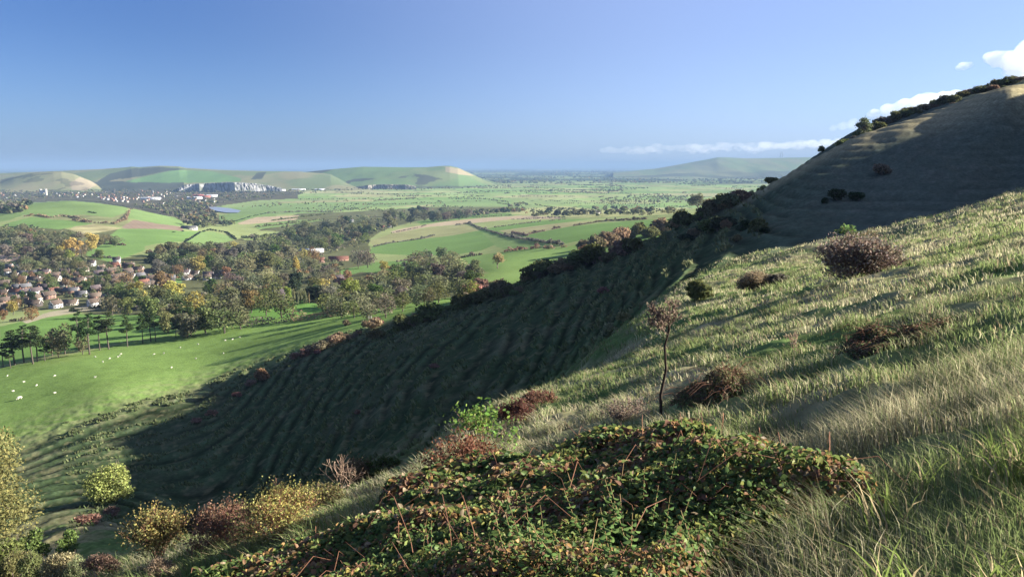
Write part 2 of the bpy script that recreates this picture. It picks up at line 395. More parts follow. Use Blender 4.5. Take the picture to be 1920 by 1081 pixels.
# downland turf: straw and green
straw = fbm(XX/2.2, YY/2.2, 111, 4); patch = fbm(XX/14, YY/14, 113, 4)
turf = mixc(np.broadcast_to(np.array((.105, .155, .05)), col.shape), (.29, .25, .135), sstep(.38, .68, .6*straw+.4*patch))
shade_turf = np.broadcast_to(np.array((.044, .066, .030)), col.shape)  # shade of the hollow put into the turf colour
shade_turf = mixc(shade_turf, (.10, .098, .056), sstep(.45, .75, .5*straw+.5*patch)*.7)
shade_turf = mixc(shade_turf, (.125, .14, .12), sstep(.2, .5, TT)*.55)  # bluish haze over the upper shaded slope, put into its colour
turf = mixc(turf, shade_turf, dark_mask*sstep(.0, .2, 1-.0*TT))
strip = sstep(.10, .0, np.abs(np.log(YY/np.interp(TT, ridge_y[:, 0], np.array([262,262,258,250,244,226,208,203,204,203,202]))))-.02)*(TT > .25)
turf = mixc(turf, (.33, .28, .16), strip*.8)  # lighter straw strip: sunlit ridge crest put into the colour
turf *= (.7+.6*nz1)[..., None]
turf *= (1+ter_mask*dark_mask*(1.3-.9*sstep(.25, .42, TT))*saw*sstep(.25, .6, fbm(XX/11, YY/11, 63, 3)))[..., None]  # tussock and tread bands, with relief shading put into the colour
spk = dark_mask*(1-.8*sstep(.2, .4, TT))*sstep(.60, .80, fbm(XX/1.6, YY/1.9, 117, 3))
turf = mixc(turf, (.21, .19, .10), spk*.45)
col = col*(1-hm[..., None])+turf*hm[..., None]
soil = sstep(14, 4, YY)*hm
col = mixc(col, (.10, .10, .05), soil*.6)
col = np.clip(col, .01, .7)
# ---------------------------------------------------------------- ground material and meshes
def mat_ground(name):
    m = bpy.data.materials.new(name); nt, N, L = nodes_of(m)
    out = new(nt, 'ShaderNodeOutputMaterial'); p = new(nt, 'ShaderNodeBsdfDiffuse')
    at = new(nt, 'ShaderNodeAttribute', attribute_name='Col')
    tc = new(nt, 'ShaderNodeTexCoord'); no = new(nt, 'ShaderNodeTexNoise'); no.inputs['Scale'].default_value = 1.7; no.inputs['Detail'].default_value = 6
    L.new(tc.outputs['Object'], no.inputs['Vector'])
    mr = new(nt, 'ShaderNodeMapRange'); mr.inputs[1].default_value = .3; mr.inputs[2].default_value = .7; mr.inputs[3].default_value = .72; mr.inputs[4].default_value = 1.28
    L.new(no.outputs[0], mr.inputs[0])
    x = new(nt, 'ShaderNodeMix', data_type='RGBA', blend_type='MULTIPLY'); x.inputs[0].default_value = 1
    L.new(at.outputs['Color'], x.inputs[6]); L.new(mr.outputs[0], x.inputs[7])
    L.new(x.outputs[2], p.inputs[0]); L.new(p.outputs[0], out.inputs[0]); return m
M_ground = mat_ground('turf_and_meadow')
VV = np.stack([XX, YY, GZ], -1).reshape(-1, 3); CC = col.reshape(-1, 3)
ids = np.arange(NR*NC).reshape(NR, NC)
Q = np.stack([ids[:-1, :-1], ids[:-1, 1:], ids[1:, 1:], ids[1:, :-1]], -1)
def sub(name, mask, lab):
    q = Q[mask]; used = np.unique(q); mp = np.full(NR*NC, -1, np.int64); mp[used] = np.arange(len(used))
    me = mesh_np(name, VV[used], [mp[q]], M_ground, CC[used], True)
    return tag(link(name, me), lab, None, None, 'structure')
hq = HILL[:-1, :-1]
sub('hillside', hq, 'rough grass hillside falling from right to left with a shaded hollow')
sub('valley_floor', (~hq) & (YY[:-1, :-1] < 2600), 'green fields and meadows on the valley floor below the down')
sub('far_plain', (~hq) & (YY[:-1, :-1] >= 2600), 'wide flat marsh and wooded country reaching the horizon')
# ---------------------------------------------------------------- chalk hills across the marsh
def interp_px(pts, u):
    pts = np.array(pts); return np.interp(u, pts[:, 0], pts[:, 1])
def hill(name, label, crest, dc, df, db, u0, u1, du, base=-146, colf=None, gully=.25, seed=0, nrow=90, power=1.0):
    us = np.arange(u0, u1+du, du); vs = interp_px(crest, us)
    t, s = ray_ts(us, vs); n = len(us)
    dcv = np.interp(us, *zip(*dc)) if isinstance(dc, (list, tuple)) else np.full(n, float(dc))
    dfv = np.interp(us, *zip(*df)) if isinstance(df, (list, tuple)) else np.full(n, float(df))
    dbv = dcv+(db-0)
    k = np.linspace(0, 1.6, nrow)
    R = np.where(k[:, None] <= 1, dfv+(dcv-dfv)*k[:, None], dcv+(dbv-dcv)*(k[:, None]-1)/.6)
    T = np.broadcast_to(t, R.shape); X = T*R
    zc = s*dcv
    kk = np.broadcast_to(k[:, None], R.shape)
    g = fbm(X/620+seed, R/1500, 301+seed, 4)-.5
    warp = np.clip(kk+gully*g*np.sin(np.clip(kk, 0, 1)*math.pi), 0, 1.6)
    sh = np.where(warp <= 1, np.sin(np.clip(warp, 0, 1)*math.pi/2)**(1.5*power), np.clip(np.cos((warp-1)/.6*math.pi/2), 0, 1)**.8)
    Z = base+(zc-base)*sh
    U_, V_ = project(X, R, Z)
    c = colf(X, R, U_, V_, kk)
    ids = np.arange(R.size).reshape(R.shape)
    q = np.stack([ids[:-1, :-1], ids[:-1, 1:], ids[1:, 1:], ids[1:, :-1]], -1).reshape(-1, 4)
    me = mesh_np(name, np.stack([X, R, Z], -1).reshape(-1, 3), [q], M_ground, c.reshape(-1, 3), True)
    return tag(link(name, me), label, None, None, 'structure'), (t, R, Z, us, dfv, dcv, dbv)
def pin(px, U_, V_): return inpoly(np.array(pxs(px)), U_, V_)
def base_down(X, R, seed, a=(.115, .145, .062), b=(.18, .17, .088)):
    n = fbm(X/260, R/500, seed, 4); return mixc(np.broadcast_to(np.array(a), X.shape+(3,)), b, sstep(.35, .65, n))
DW = np.array((.05, .055, .035))
def c_gold(X, R, U_, V_, k):
    c = base_down(X, R, 401, (.15, .17, .075), (.20, .185, .095))
    m = pin("130,343 150,332 172,340 184,345 160,358 135,356", U_, V_); c[m] = (.27, .225, .14)
    m = fbm(X/90, R/90, 403, 3) > .64; c[m] = c[m]*.6
    return c
def c_range(X, R, U_, V_, k):
    c = base_down(X, R, 411)
    m = pin("235,340 290,327 330,318 400,322 452,334 452,340 400,342 340,343 255,343", U_, V_); c[m] = np.array((.105, .185, .06))*(.85+.3*fbm(X[m]/60, R[m]/300, 415, 3))[:, None]
    n = fbm(X/170, R/260, 417, 4)
    m = pin("180,342 205,326 240,318 262,313 300,310 345,312 352,317 310,321 268,330 225,336 200,342", U_, V_) & (n > .40); c[m] = DW*(.7+.6*n[m])[:, None]
    m = pin("470,336 482,324 500,322 490,336", U_, V_); c[m] = DW
    m = (V_ > 341+6*(n-.5)) & (U_ < 345); c[m] = DW*(.8+.6*n[m])[:, None]
    return c
def c_cab(X, R, U_, V_, k):
    c = base_down(X, R, 421, (.105, .16, .06), (.135, .165, .07))
    n = fbm(X/150, R/220, 427, 4)
    for px in ("555,333 575,332 580,339 574,350 560,351 564,343", "648,340 665,335 705,334 690,338 660,341 650,347", "775,326 800,328 830,336 800,336 780,331", "550,322 600,319 625,318 600,325 560,326"):
        m = pin(px, U_, V_); c[m] = DW*1.15
    m = pin("835,312 862,316 890,330 860,327 835,322", U_, V_); c[m] = (.26, .22, .13)
    m = (V_ > 348.5+3*(n-.5)); c[m] = mixc(c[m], DW*1.3, np.full(m.sum(), .75))
    m = (n > .68) & (V_ > 330); c[m] = DW*1.3
    return c
def c_firle(X, R, U_, V_, k):
    c = base_down(X, R, 431, (.13, .17, .075), (.17, .18, .09))
    n = fbm(X/700, R/500, 437, 4)
    m = k < .34; c[m] = mixc(c[m], DW*1.5, sstep(.35, .6, n[m]))
    return c
h_gold, _ = hill('golden_hill', 'low rounded golden hill left of the town on the far side of the valley',
    [(-260, 345), (-100, 338), (0, 338), (25, 331), (60, 324.5), (100, 321), (115, 321.3), (140, 327), (165, 337), (186, 348), (200, 356)], 4900, 4300, 900, -240, 200, 1.5, colf=c_gold, seed=1)
h_range, _ = hill('down_range', 'long chalk down with dark woods and a bright green field behind the town',
    [(-300, 330), (0, 325), (145, 319), (190, 317), (235, 313.8), (246, 312.3), (262, 313.4), (300, 310.8), (335, 311.8), (350, 315), (400, 318), (440, 319.5), (480, 320.5), (560, 321.5), (620, 326), (680, 345)], 5900, 4450, 1500, -300, 680, 1.5, colf=c_range, seed=4)
h_cab, _ = hill('round_down', 'broad green down with a knoll at its right end above a chalk pit',
    [(440, 352), (480, 333), (540, 326), (600, 319.5), (625, 317), (680, 312.6), (720, 313), (760, 313.8), (800, 313.4), (830, 311), (843, 310.8), (858, 314), (880, 324), (905, 336), (935, 346), (970, 352)], 6300, [(440, 5000), (700, 4900), (860, 5100), (970, 5900)], 1200, 440, 970, 1.5, colf=c_cab, seed=7, gully=.35)
h_firle, _ = hill('long_escarpment', 'long blue-hazed escarpment with a sharp corner on the far right',
    [(1150, 324), (1230, 316), (1270, 309), (1300, 303.5), (1330, 298), (1346, 295), (1362, 295), (1400, 297), (1460, 296), (1520, 295), (1600, 292), (1800, 285), (2000, 290)], 11500, 8800, 4000, 1150, 2000, 3, colf=c_firle, seed=12, base=-150)
# chalk cliffs cut into the foot of the range
def cliff(name, label, plan, topv, botv, seed, alb):
    """plan: (u, depth) polyline of the foot; face leans back"""
    plan = np.array(plan); us = np.arange(plan[0, 0], plan[-1, 0]+.01, .8); d = np.interp(us, plan[:, 0], plan[:, 1]); n = len(us)
    m = 14; k = np.linspace(0, 1, m)[:, None]
    tb, sb = ray_ts(us, interp_px(botv, us)); tt, stp = ray_ts(us, interp_px(topv, us))
    zb = sb*d-6; zt = stp*(d+30)
    Y = d+30*k+20*(fbm(us[None]*.6+k*2., k*3+0*us, seed, 4)-.5)*(.3+k*.7); X = tb*Y; Z = zb+(zt-zb)*k
    # shelf behind the top edge so the cliff has its body
    Y2 = np.stack([d+120, d+700]); X2 = tb*Y2; Z2 = np.stack([zt+1, zt*0-150])
    Xa = np.vstack([X, X2]); Ya = np.vstack([Y, Y2]); Za = np.vstack([Z, Z2]); r = len(Xa)
    zt = zt+5*(fbm(us*.5, us*0, seed+9, 3)-.5); nn = fbm(Xa/11+Za/25, Za/22, seed+3, 4)+.25*(fbm(Xa/60, Za/90, seed+5, 2)-.5)
    c = mixc(np.broadcast_to(np.array(alb[0]), Xa.shape+(3,)), alb[1], sstep(.45, .62, nn))
    c[m:] = (.12, .14, .07)
    ids = np.arange(r*n).reshape(r, n); q = np.stack([ids[:-1, :-1], ids[:-1, 1:], ids[1:, 1:], ids[1:, :-1]], -1).reshape(-1, 4)
    return tag(link(name, mesh_np(name, np.stack([Xa, Ya, Za], -1).reshape(-1, 3), [q], M_ground, c.reshape(-1, 3), False)), label, None, None, 'structure')
cliff('chalk_cliff', 'white chalk cliff cut into the down behind the town', [(336, 4300), (366, 4345), (374, 4300), (385, 4365), (440, 4262), (472, 4300), (500, 4350), (528, 4335)],
      [(336, 352), (346, 347), (372, 345), (400, 343.5), (430, 342), (452, 343), (478, 344), (505, 348), (528, 353)], [(336, 356), (528, 357)], 501, ((.27, .265, .25), (.11, .115, .09)))
cliff('chalk_pit_face', 'pale quarry face below the broad green down', [(655, 4980), (672, 4960), (690, 4900), (705, 4930), (725, 4860), (745, 4860), (760, 4800), (780, 4790)],
      [(655, 353.5), (690, 347.5), (720, 346.2), (765, 346.8), (780, 350)], [(655, 354.2), (780, 353.6)], 511, ((.29, .26, .2), (.13, .125, .08)))
# ---------------------------------------------------------------- clouds: lumps of bright vapour outside the haze
M_cloud = bpy.data.materials.new('cloud_vapour'); nt, N, L = nodes_of(M_cloud)
out = new(nt, 'ShaderNodeOutputMaterial'); pv = new(nt, 'ShaderNodeVolumePrincipled')
pv.inputs['Color'].default_value = (1, 1, 1, 1); pv.inputs['Anisotropy'].default_value = .55; pv.inputs['Density'].default_value = .0042
L.new(pv.outputs[0], out.inputs['Volume'])
M_veil = M_cloud.copy(); M_veil.name = 'thin_cloud_vapour'
for nd in M_veil.node_tree.nodes:
    if nd.bl_idname == 'ShaderNodeVolumePrincipled': nd.inputs['Density'].default_value = .0010
def ico(sub):
    bm = bmesh.new(); bmesh.ops.create_icosphere(bm, subdivisions=sub, radius=1); V = np.array([v.co[:] for v in bm.verts]); f = np.array([[v.index for v in q.verts] for q in bm.faces]); bm.free(); return V, f
IV, IF = ico(4)
def cloud(label, blobs, d, mat, seed, squash=.8):
    """blobs: (u, v, radius in photo pixels) gathered into one closed surface by a remeshed union"""
    mb = MB(); rs = np.random.RandomState(seed); c0 = None
    for (u, v, r) in blobs:
        t, s = ray_ts(u, v); y = d+rs.normal()*r*d/F*.4; c = np.array([t*y, y, s*y]); R_ = r*d/F
        if c0 is None: c0 = c.copy()
        n = .62+.75*(fbm(IV[:, 0]*1.6+seed+u, IV[:, 1]*1.6+IV[:, 2]*2.3+v, seed, 4))
        mb.add((c-c0)+IV*R_*n[:, None]*np.array([1.15, 1., squash]), [IF])
    o = link('cloud', mb.mesh('cloud', mat, True), None, c0)
    m = o.modifiers.new('r', 'REMESH'); m.mode = 'VOXEL'; m.voxel_size = min(b[2] for b in blobs)*d/F*.16
    dg = bpy.context.evaluated_depsgraph_get(); me = bpy.data.meshes.new_from_object(o.evaluated_get(dg)); o.modifiers.clear(); o.data = me
    if not me.materials: me.materials.append(mat)
    return tag(o, label, 'cloud', 'small white clouds')
cloud('large bright white cloud cut off by the right edge above the ridge', [(1905, 112, 24), (1878, 112, 20), (1858, 108, 12), (1930, 122, 34), (1900, 132, 16), (1960, 100, 40), (1916, 94, 12)], 7000, M_cloud, 3)
cloud('tiny separate white cloud puff left of the large one', [(1806, 124, 9), (1815, 122, 8), (1798, 128, 6)], 7000, M_cloud, 4)
cloud('long white cloud bank rising behind the ridge bushes', [(1790, 178, 12), (1770, 182, 14), (1745, 186, 16), (1720, 192, 17), (1695, 198, 17), (1670, 206, 15), (1640, 214, 12), (1725, 205, 20), (1680, 215, 20)], 8000, M_cloud, 5)
cloud('soft white cloud behind the bare tree on the ridge', [(1600, 232, 12), (1580, 236, 10), (1615, 238, 12), (1562, 240, 7)], 9000, M_veil, 6)
M_far = M_veil.copy(); M_far.name = 'far_cloud_vapour'
for nd in M_far.node_tree.nodes:
    if nd.bl_idname == 'ShaderNodeVolumePrincipled': nd.inputs['Density'].default_value = .0007
def row(u0, u1, v0, v1, n, r0, r1, seed):
    q = np.random.RandomState(seed); return [(u0+(u1-u0)*(i+q.rand())/n, v0+(v1-v0)*(i+.5)/n+q.normal()*2, r0+(r1-r0)*q.rand()**2) for i in range(n)]
cloud('low distant cumulus above the marsh, the left one of the bank', row(1178, 1242, 285, 284, 12, 5, 11, 71), 16000, M_veil, 7, .6)
cloud('low distant cumulus bank in the middle of the horizon clouds', row(1290, 1400, 282, 279, 18, 4, 11, 72), 16000, M_veil, 8, .55)
cloud('low distant cumulus bank nearest the ridge', row(1405, 1580, 280, 266, 26, 6, 15, 73), 16000, M_veil, 9, .6)
cloud('faint thin veil of cloud along the horizon left of the ridge', row(1130, 1580, 281, 268, 40, 9, 14, 74), 17500, M_far, 10, .5)
# ---------------------------------------------------------------- foliage builders
RS = np.random.RandomState(7)
def unit(v): return v/(np.linalg.norm(v, axis=-1, keepdims=True)+1e-9)
def rdir(n, rs=RS): return unit(rs.normal(size=(n, 3)))
def card_verts(cent, nrm, size, rs=RS, aspect=1., up=None):
    """irregular four-cornered leaf clumps"""
    n = len(cent); a = rdir(n, rs)
    if up is not None: a = unit(a*.6+np.asarray(up))
    a = unit(a-nrm*(a*nrm).sum(-1, keepdims=True)); b = np.cross(nrm, a)
    size = np.broadcast_to(np.asarray(size, float), (n,))[:, None]
    k = lambda: size*(.35+.35*rs.rand(n, 1))
    V = np.stack([cent+a*k()*aspect, cent+b*k()+a*size*.15*(rs.rand(n, 1)-.5), cent-a*k()*aspect, cent-b*k()], 1)
    return V.reshape(-1, 3), np.arange(4*n).reshape(n, 4)
def shade_cols(n, rs, lo=.7, hi=1.3, per=4, hue=.08):
    c = np.ones((n, 3))*(lo+(hi-lo)*rs.rand(n, 1)); c[:, 0] *= 1+hue*2*(rs.rand(n)-.5); c[:, 2] *= 1+hue*2*(rs.rand(n)-.5)
    return np.repeat(c, per, 0)
def blob_points(blobs, n, rs, shell=(.72, 1.04), flat=1.):
    B = np.array(blobs, float); w = B[:, 3]**2; k = rs.choice(len(B), n, p=w/w.sum())
    d = rdir(n, rs); r = B[k, 3:4]*(shell[0]+(shell[1]-shell[0])*rs.rand(n, 1)); off = d*r; off[:, 2] *= flat
    p = B[k, :3]+off
    keep = np.ones(n, bool)
    for j in range(len(B)):
        q = p-B[j, :3]; q[:, 2] /= flat
        keep &= ~((k != j) & (np.linalg.norm(q, axis=1) < B[j, 3]*.66))
    return p[keep], unit(d[keep]*np.array([1, 1, 1/flat]))
def leaf_mesh(name, blobs, n, size, mat, rs, lo=.7, hi=1.3, flat=1., shell=(.72, 1.04), rough=.75, aspect=1., up=None, colfn=None):
    p, d = blob_points(blobs, n, rs, shell, flat)
    nr = unit(d+rough*rs.normal(size=d.shape))
    V, f = card_verts(p, nr, size*(.7+.6*rs.rand(len(p))), rs, aspect, up)
    c = shade_cols(len(p), rs, lo, hi)
    # every clump of twigs has its own tone
    tone = .8+.4*vnoise(p[:, 0]*.55+7, p[:, 1]*.55+p[:, 2]*.7, 9); c *= np.repeat(tone, 4)[:, None]
    if colfn is not None: c = c*np.repeat(colfn(p), 4, 0)
    return mesh_np(name, V, [f], mat, c)
M_leaf = mat_foliage('tree_foliage', trans=.40)
M_bark = mat_plain('bark', (.085, .07, .055), vcol=True, noise=.3, nscale=2)
def limbs(mb, base, top, blobs, rs, r0=.3, n=5, lean=.0):
    base = np.array(base, float); top = np.array(top, float)
    mid = (base+top)/2+rs.normal(size=3)*np.array([.3, .3, 0])
    mb.tube([base, mid, top], [r0, r0*.75, r0*.45], n)
    for b in blobs:
        s = mid+(top-mid)*rs.rand(); e = np.array(b[:3]); m = (s+e)/2+rs.normal(size=3)*.25; m[2] += .3
        mb.tube([s, m, e], [r0*.4, r0*.26, r0*.08], 4)
def broad_blobs(rs, h, R, nb=16, low=.25):
    bl = []
    cz = h*(low+1)/2; rz = h*(1-low)/2
    for i in range(nb):
        d = rdir(1, rs)[0]*rs.rand()**.4; r = R*(.30+.16*rs.rand())
        bl.append((d[0]*(R-r*.8), d[1]*(R-r*.8), cz+d[2]*(rz-r*.6), r))
    return bl
class Proto: pass
def proto(parts): p = Proto(); p.parts = parts; return p
def place(p, name, loc, scale=1., rz=0., tint=(1, 1, 1), label=None, cat=None, group=None, sz=None, tints=None):
    """a thing (Empty at its base) with copies of its parts"""
    r = bpy.data.objects.new(name, None); C.objects.link(r); r.empty_display_size = .5
    r.location = loc; r.rotation_euler = (0, 0, rz); r.scale = (scale, scale, sz if sz else scale)
    for pn, me in p.parts:
        o = bpy.data.objects.new(pn, me); C.objects.link(o); o.parent = r
        t = tint if pn in ('crown', 'foliage', 'twigs', 'leaves') else (1, 1, 1)
        if tints and pn in tints: t = tints[pn]
        o.color = (*t, 1)
    tag(r, label, cat, group); return r
def mk_broad(seed, h, R, n, size, low=.22, nb=16, twiggy=False):
    rs = np.random.RandomState(seed); bl = broad_blobs(rs, h, R, nb, low)
    me = leaf_mesh('crown', bl, n, size, M_leaf, rs, .6, 1.35, .9, (.55, 1.08), .9, 1.25 if twiggy else 1.)
    mb = MB(); limbs(mb, (0, 0, -.5), (0, 0, h*.62), [bl[i] for i in range(0, nb, 2)], rs, h*.026)
    return proto([('crown', me), ('trunk', mb.mesh('trunk', M_bark))])
BROAD = [mk_broad(s, 11, R, 1500, .62, low, nb) for s, R, low, nb in ((1, 5.4, .05, 20), (2, 4.8, .08, 17), (3, 5.9, .04, 22), (4, 4.5, .03, 16))]
SPARSE = [mk_broad(s, 11, R, 1300, .55, .08, 22, True) for s, R in ((11, 4.8), (12, 5.4))]
DENSE = [mk_broad(s, 10, 4.6, 2100, .6, .06, 15) for s in (21, 22)]
def mk_pine(seed, h):
    rs = np.random.RandomState(seed); bl = []; mb = MB()
    top = np.array([rs.normal()*.5, rs.normal()*.5, h*.95]); pts = [np.array([0, 0, -.6]), np.array([rs.normal()*.2, rs.normal()*.2, h*.45]), top]
    mb.tube(pts, [h*.022, h*.017, h*.006], 6)
    nl = rs.randint(6, 9); z0 = .36+.14*rs.rand()
    for i in range(nl):
        f = z0+(1-z0)*(i+.5)/nl; z = h*f; c = pts[1]+(pts[2]-pts[1])*((f-.45)/.5 if f > .45 else 0); c = c*np.array([1, 1, 0])+np.array([0, 0, z])
        rr = h*.25*(1-.55*((f-z0)/(1-z0))**1.4)*(.7+.5*rs.rand())
        for k in range(rs.randint(2, 5)):
            a = rs.rand()*6.28; q = c+np.array([math.cos(a)*rr*.6, math.sin(a)*rr*.6, rs.normal()*.3+.3])
            bl.append((*q, rr*(.40+.2*rs.rand()))); mb.tube([c-np.array([0, 0, .4]), q], [h*.006, h*.002], 4)
    bl.append((*top, h*.07))
    me = leaf_mesh('crown', bl, 2400, .5, M_leaf, rs, .6, 1.4, .42, (.3, 1.05), .8)
    return proto([('crown', me), ('trunk', mb.mesh('trunk', M_bark))])
PINE = [mk_pine(s, 17) for s in (31, 32, 33, 34)]
def mk_poplar(seed, h):
    rs = np.random.RandomState(seed); bl = [(rs.normal()*.12, rs.normal()*.12, h*(.12+.86*i/9), h*.085*(math.sin(math.pi*(.18+.8*i/9))**.7)+.1) for i in range(10)]
    me = leaf_mesh('crown', bl, 900, .5, M_leaf, rs, .7, 1.3, 1.4, (.5, 1.05), .8, 1.5, (0, 0, 1.2))
    mb = MB(); mb.tube([(0, 0, -.5), (0, 0, h*.9)], [.22, .05], 5)
    return proto([('crown', me), ('trunk', mb.mesh('trunk', M_bark))])
POPLAR = [mk_poplar(s, 13) for s in (41, 42)]
def mk_conifer(seed, h):
    rs = np.random.RandomState(seed); bl = []
    for i in range(12):
        f = i/11; rr = h*.24*(1-f)**.8+.25
        for k in range(3):
            a = rs.rand()*6.28; bl.append((math.cos(a)*rr*.55, math.sin(a)*rr*.55, h*(.08+.88*f), rr*.6))
    me = leaf_mesh('crown', bl, 1500, .6, M_leaf, rs, .6, 1.3, .8, (.5, 1.05), .8)
    mb = MB(); mb.tube([(0, 0, -.5), (0, 0, h*.85)], [.28, .05], 5)
    return proto([('crown', me), ('trunk', mb.mesh('trunk', M_bark))])
CONIF = [mk_conifer(s, 12) for s in (51, 52)]
def branch_tree(mb, p, d, length, r, depth, rs, ends, spread=.55, nseg=3, kids=(2, 4), grav=.0, minr=.004):
    pts = [p]; q = np.array(p, float); dd = np.array(d, float)
    for i in range(nseg):
        dd = unit(dd+rs.normal(size=3)*.16+np.array([0, 0, grav])); q = q+dd*length/nseg; pts.append(q)
    rr = [max(minr, r*(1-.55*i/nseg)) for i in range(nseg+1)]
    mb.tube(pts, rr, 5 if depth > 2 else 3)
    if depth <= 0: ends.append((q, dd)); return
    for k in range(rs.randint(*kids)+ (1 if depth > 1 else 0)):
        f = .35+.65*rs.rand(); s = pts[min(nseg, int(f*nseg)+1)]
        nd = unit(dd+rs.normal(size=3)*spread+np.array([0, 0, .15]))
        branch_tree(mb, s, nd, length*(.55+.25*rs.rand()), r*.5, depth-1, rs, ends, spread, nseg, kids, grav, minr)
    branch_tree(mb, q, unit(dd+rs.normal(size=3)*.2), length*.65, r*.5, depth-1, rs, ends, spread, nseg, kids, grav, minr)
M_twig = mat_plain('twig_bark', (.16, .125, .10), vcol=True, objcol=True, noise=.25, nscale=9)
def mk_bare(seed, h, minr=.03, depth=4, spread=.6):
    rs = np.random.RandomState(seed); mb = MB(); ends = []
    branch_tree(mb, np.array([0, 0, -.3]), (0, 0, 1), h*.34, h*.028, depth, rs, ends, spread, 3, (2, 4), .03, minr)
    E = np.array([e[0] for e in ends]); k = np.repeat(np.arange(len(E)), 3); pc = E[k]+rs.normal(size=(len(k), 3))*h*.03
    V, f = card_verts(pc, rdir(len(k), rs), h*.035, rs, 2.2)
    tw = mesh_np('twigs', V, [f], M_leaf, shade_cols(len(k), rs))
    return proto([('trunk', mb.mesh('trunk', M_twig)), ('twigs', tw)])
BARE = [mk_bare(61, 7), mk_bare(62, 7, .035)]
def mk_bush(seed, n=1500, size=.2, flat=.85, nb=12, R=1.5, h=2.4, twig=True, shell=(.4, 1.08)):
    """a rounded hillside bush about 3 m across"""
    rs = np.random.RandomState(seed); bl = []
    for i in range(nb):
        d = rdir(1, rs)[0]*rs.rand()**.4; r = R*(.32+.2*rs.rand()); bl.append((d[0]*(R-r*.6), d[1]*(R-r*.6), max(r*.5, h*.5+d[2]*(h*.5-r*.6)), r))
    me = leaf_mesh('foliage', bl, n, size, M_leaf, rs, .55, 1.4, flat, shell, 1., 1.6)
    mb = MB()
    for b in bl:
        s = np.array([rs.normal()*.12, rs.normal()*.12, -.15]); e = np.array(b[:3]); m = (s+e)/2+rs.normal(size=3)*.12
        mb.tube([s, m, e], [.05, .035, .014], 4)
        for k in range(5 if twig else 0):
            d = unit(rs.normal(size=3)+np.array([0, 0, .8])); mb.tube([e, e+d*b[3]*1.25], [.013, .005], 3)
    return proto([('foliage', me), ('stems', mb.mesh('stems', M_twig))])
BUSH = [mk_bush(71), mk_bush(72, 1700, .2, .75, 14), mk_bush(73, 1300, .2, .9, 10)]
BUSHF = [mk_bush(75, 9000, .085, .85, 16), mk_bush(76, 9000, .08, .8, 18)]
GORSE = [mk_bush(81, 2000, .22, .8, 16, 1.7, 1.9, False), mk_bush(82, 2000, .22, .85, 14, 1.5, 1.9, False)]
# albedos
T = dict(sunlit_olive=(.29, .30, .095), greybrown=(.145, .155, .08), olive=(.135, .155, .058), russet=(.23, .15, .075), golden=(.44, .33, .10), yellow=(.33, .28, .08), green=(.075, .115, .032),  # first tint: yellow-olive brightened as if sun reached the hollow bush
         dark=(.04, .058, .032), brown=(.155, .15, .075), pale=(.225, .22, .12), copper=(.23, .145, .075), purple=(.16, .14, .105), pine=(.05, .075, .03), gorse=(.12, .13, .052), pink=(.23, .135, .105), lime=(.22, .25, .06), straw=(.30, .26, .14), hawthorn=(.25, .19, .12))
WORD = dict(sunlit_olive='yellow-olive', greybrown='grey-brown', olive='olive', russet='russet', golden='golden', yellow='yellow-leaved', green='green', dark='dark evergreen', brown='brown', pale='pale olive', copper='copper-coloured', purple='purple-brown', pine='pine', gorse='dark gorse', pink='pinkish-brown', lime='lime-yellow', straw='straw-coloured', hawthorn='red-brown')
def vary(c, rs, a=.18):
    f = 1+a*(rs.rand()*2-1); return tuple(np.clip(np.array(c)*f*(1+.10*(rs.rand(3)*2-1)), 0, 1))
# ---------------------------------------------------------------- near slope: grass, brambles, shrubs
CRT = np.array([(-400, 30), (0, 32), (200, 24), (350, 24), (600, 24), (800, 30), (1000, 39), (1120, 60), (1240, 95), (1400, 115), (1500, 100), (1600, 108), (1920, 102), (2600, 90)])
def crest_y(t): return np.interp(t, ray_ts(CRT[:, 0], np.full(len(CRT), 700))[0], CRT[:, 1])
# bramble thicket footprint: back edge found so that the leafy top (0.75 m) stands at the outline
def band(top, h0, u_step=20):
    us = np.arange(top[0][0], top[-1][0]+1, u_step); vs = interp_px(top, us)
    return np.array([ground_px(u, v, h0, 2.0) for u, v in zip(us, vs)])
BR_TOP = [(300, 1100), (380, 1062), (480, 1030), (560, 985), (680, 960), (740, 905), (850, 872), (960, 850), (1060, 838), (1120, 818), (1200, 806), (1300, 802), (1400, 806), (1500, 816), (1600, 822), (1680, 850)]
BR_BOT = [(300, 1400), (1000, 1400), (1250, 1250), (1290, 1120), (1340, 1040), (1420, 975), (1500, 935), (1600, 900), (1660, 888)]
bt = band(BR_TOP, .42); bb = np.array([ground_px(u, v, .3, 1.6) for u, v in BR_BOT])
def bramble_h(x, y):
    """height of the leafy surface over the ground (0 outside)"""
    t = x/y; yb = np.interp(t, bt[:, 0], bt[:, 1]); yf = np.interp(t, bb[:, 0], bb[:, 1])
    inside = (t > bt[0, 0]) & (t < bt[-1, 0])
    e = np.minimum(yb-y, (y-yf)*.55); e = np.minimum(e, (t-bt[0, 0])*y*1.5); e = np.minimum(e, (bt[-1, 0]-t)*y*.45)
    n = fbm(x/.85, y/.85, 201, 3); n2 = fbm(x/2.4, y/2.4, 203, 2)
    h = np.clip(e/.5, 0, 1)**.6*(.14+.42*n+.30*n2)
    return np.where(inside & (e > 0), h, 0)
def sample_ground(n, t0, t1, y0, y1, rs):
    y = np.sqrt(y0*y0+(y1*y1-y0*y0)*rs.rand(n)); t = t0+(t1-t0)*rs.rand(n); return t*y, y
M_grass = mat_foliage('grass_blades', trans=.5, objcol=False)
GREENB = np.array((.175, .225, .08)); STRAWB = np.array((.45, .405, .26)); DEAD = np.array((.32, .25, .15))
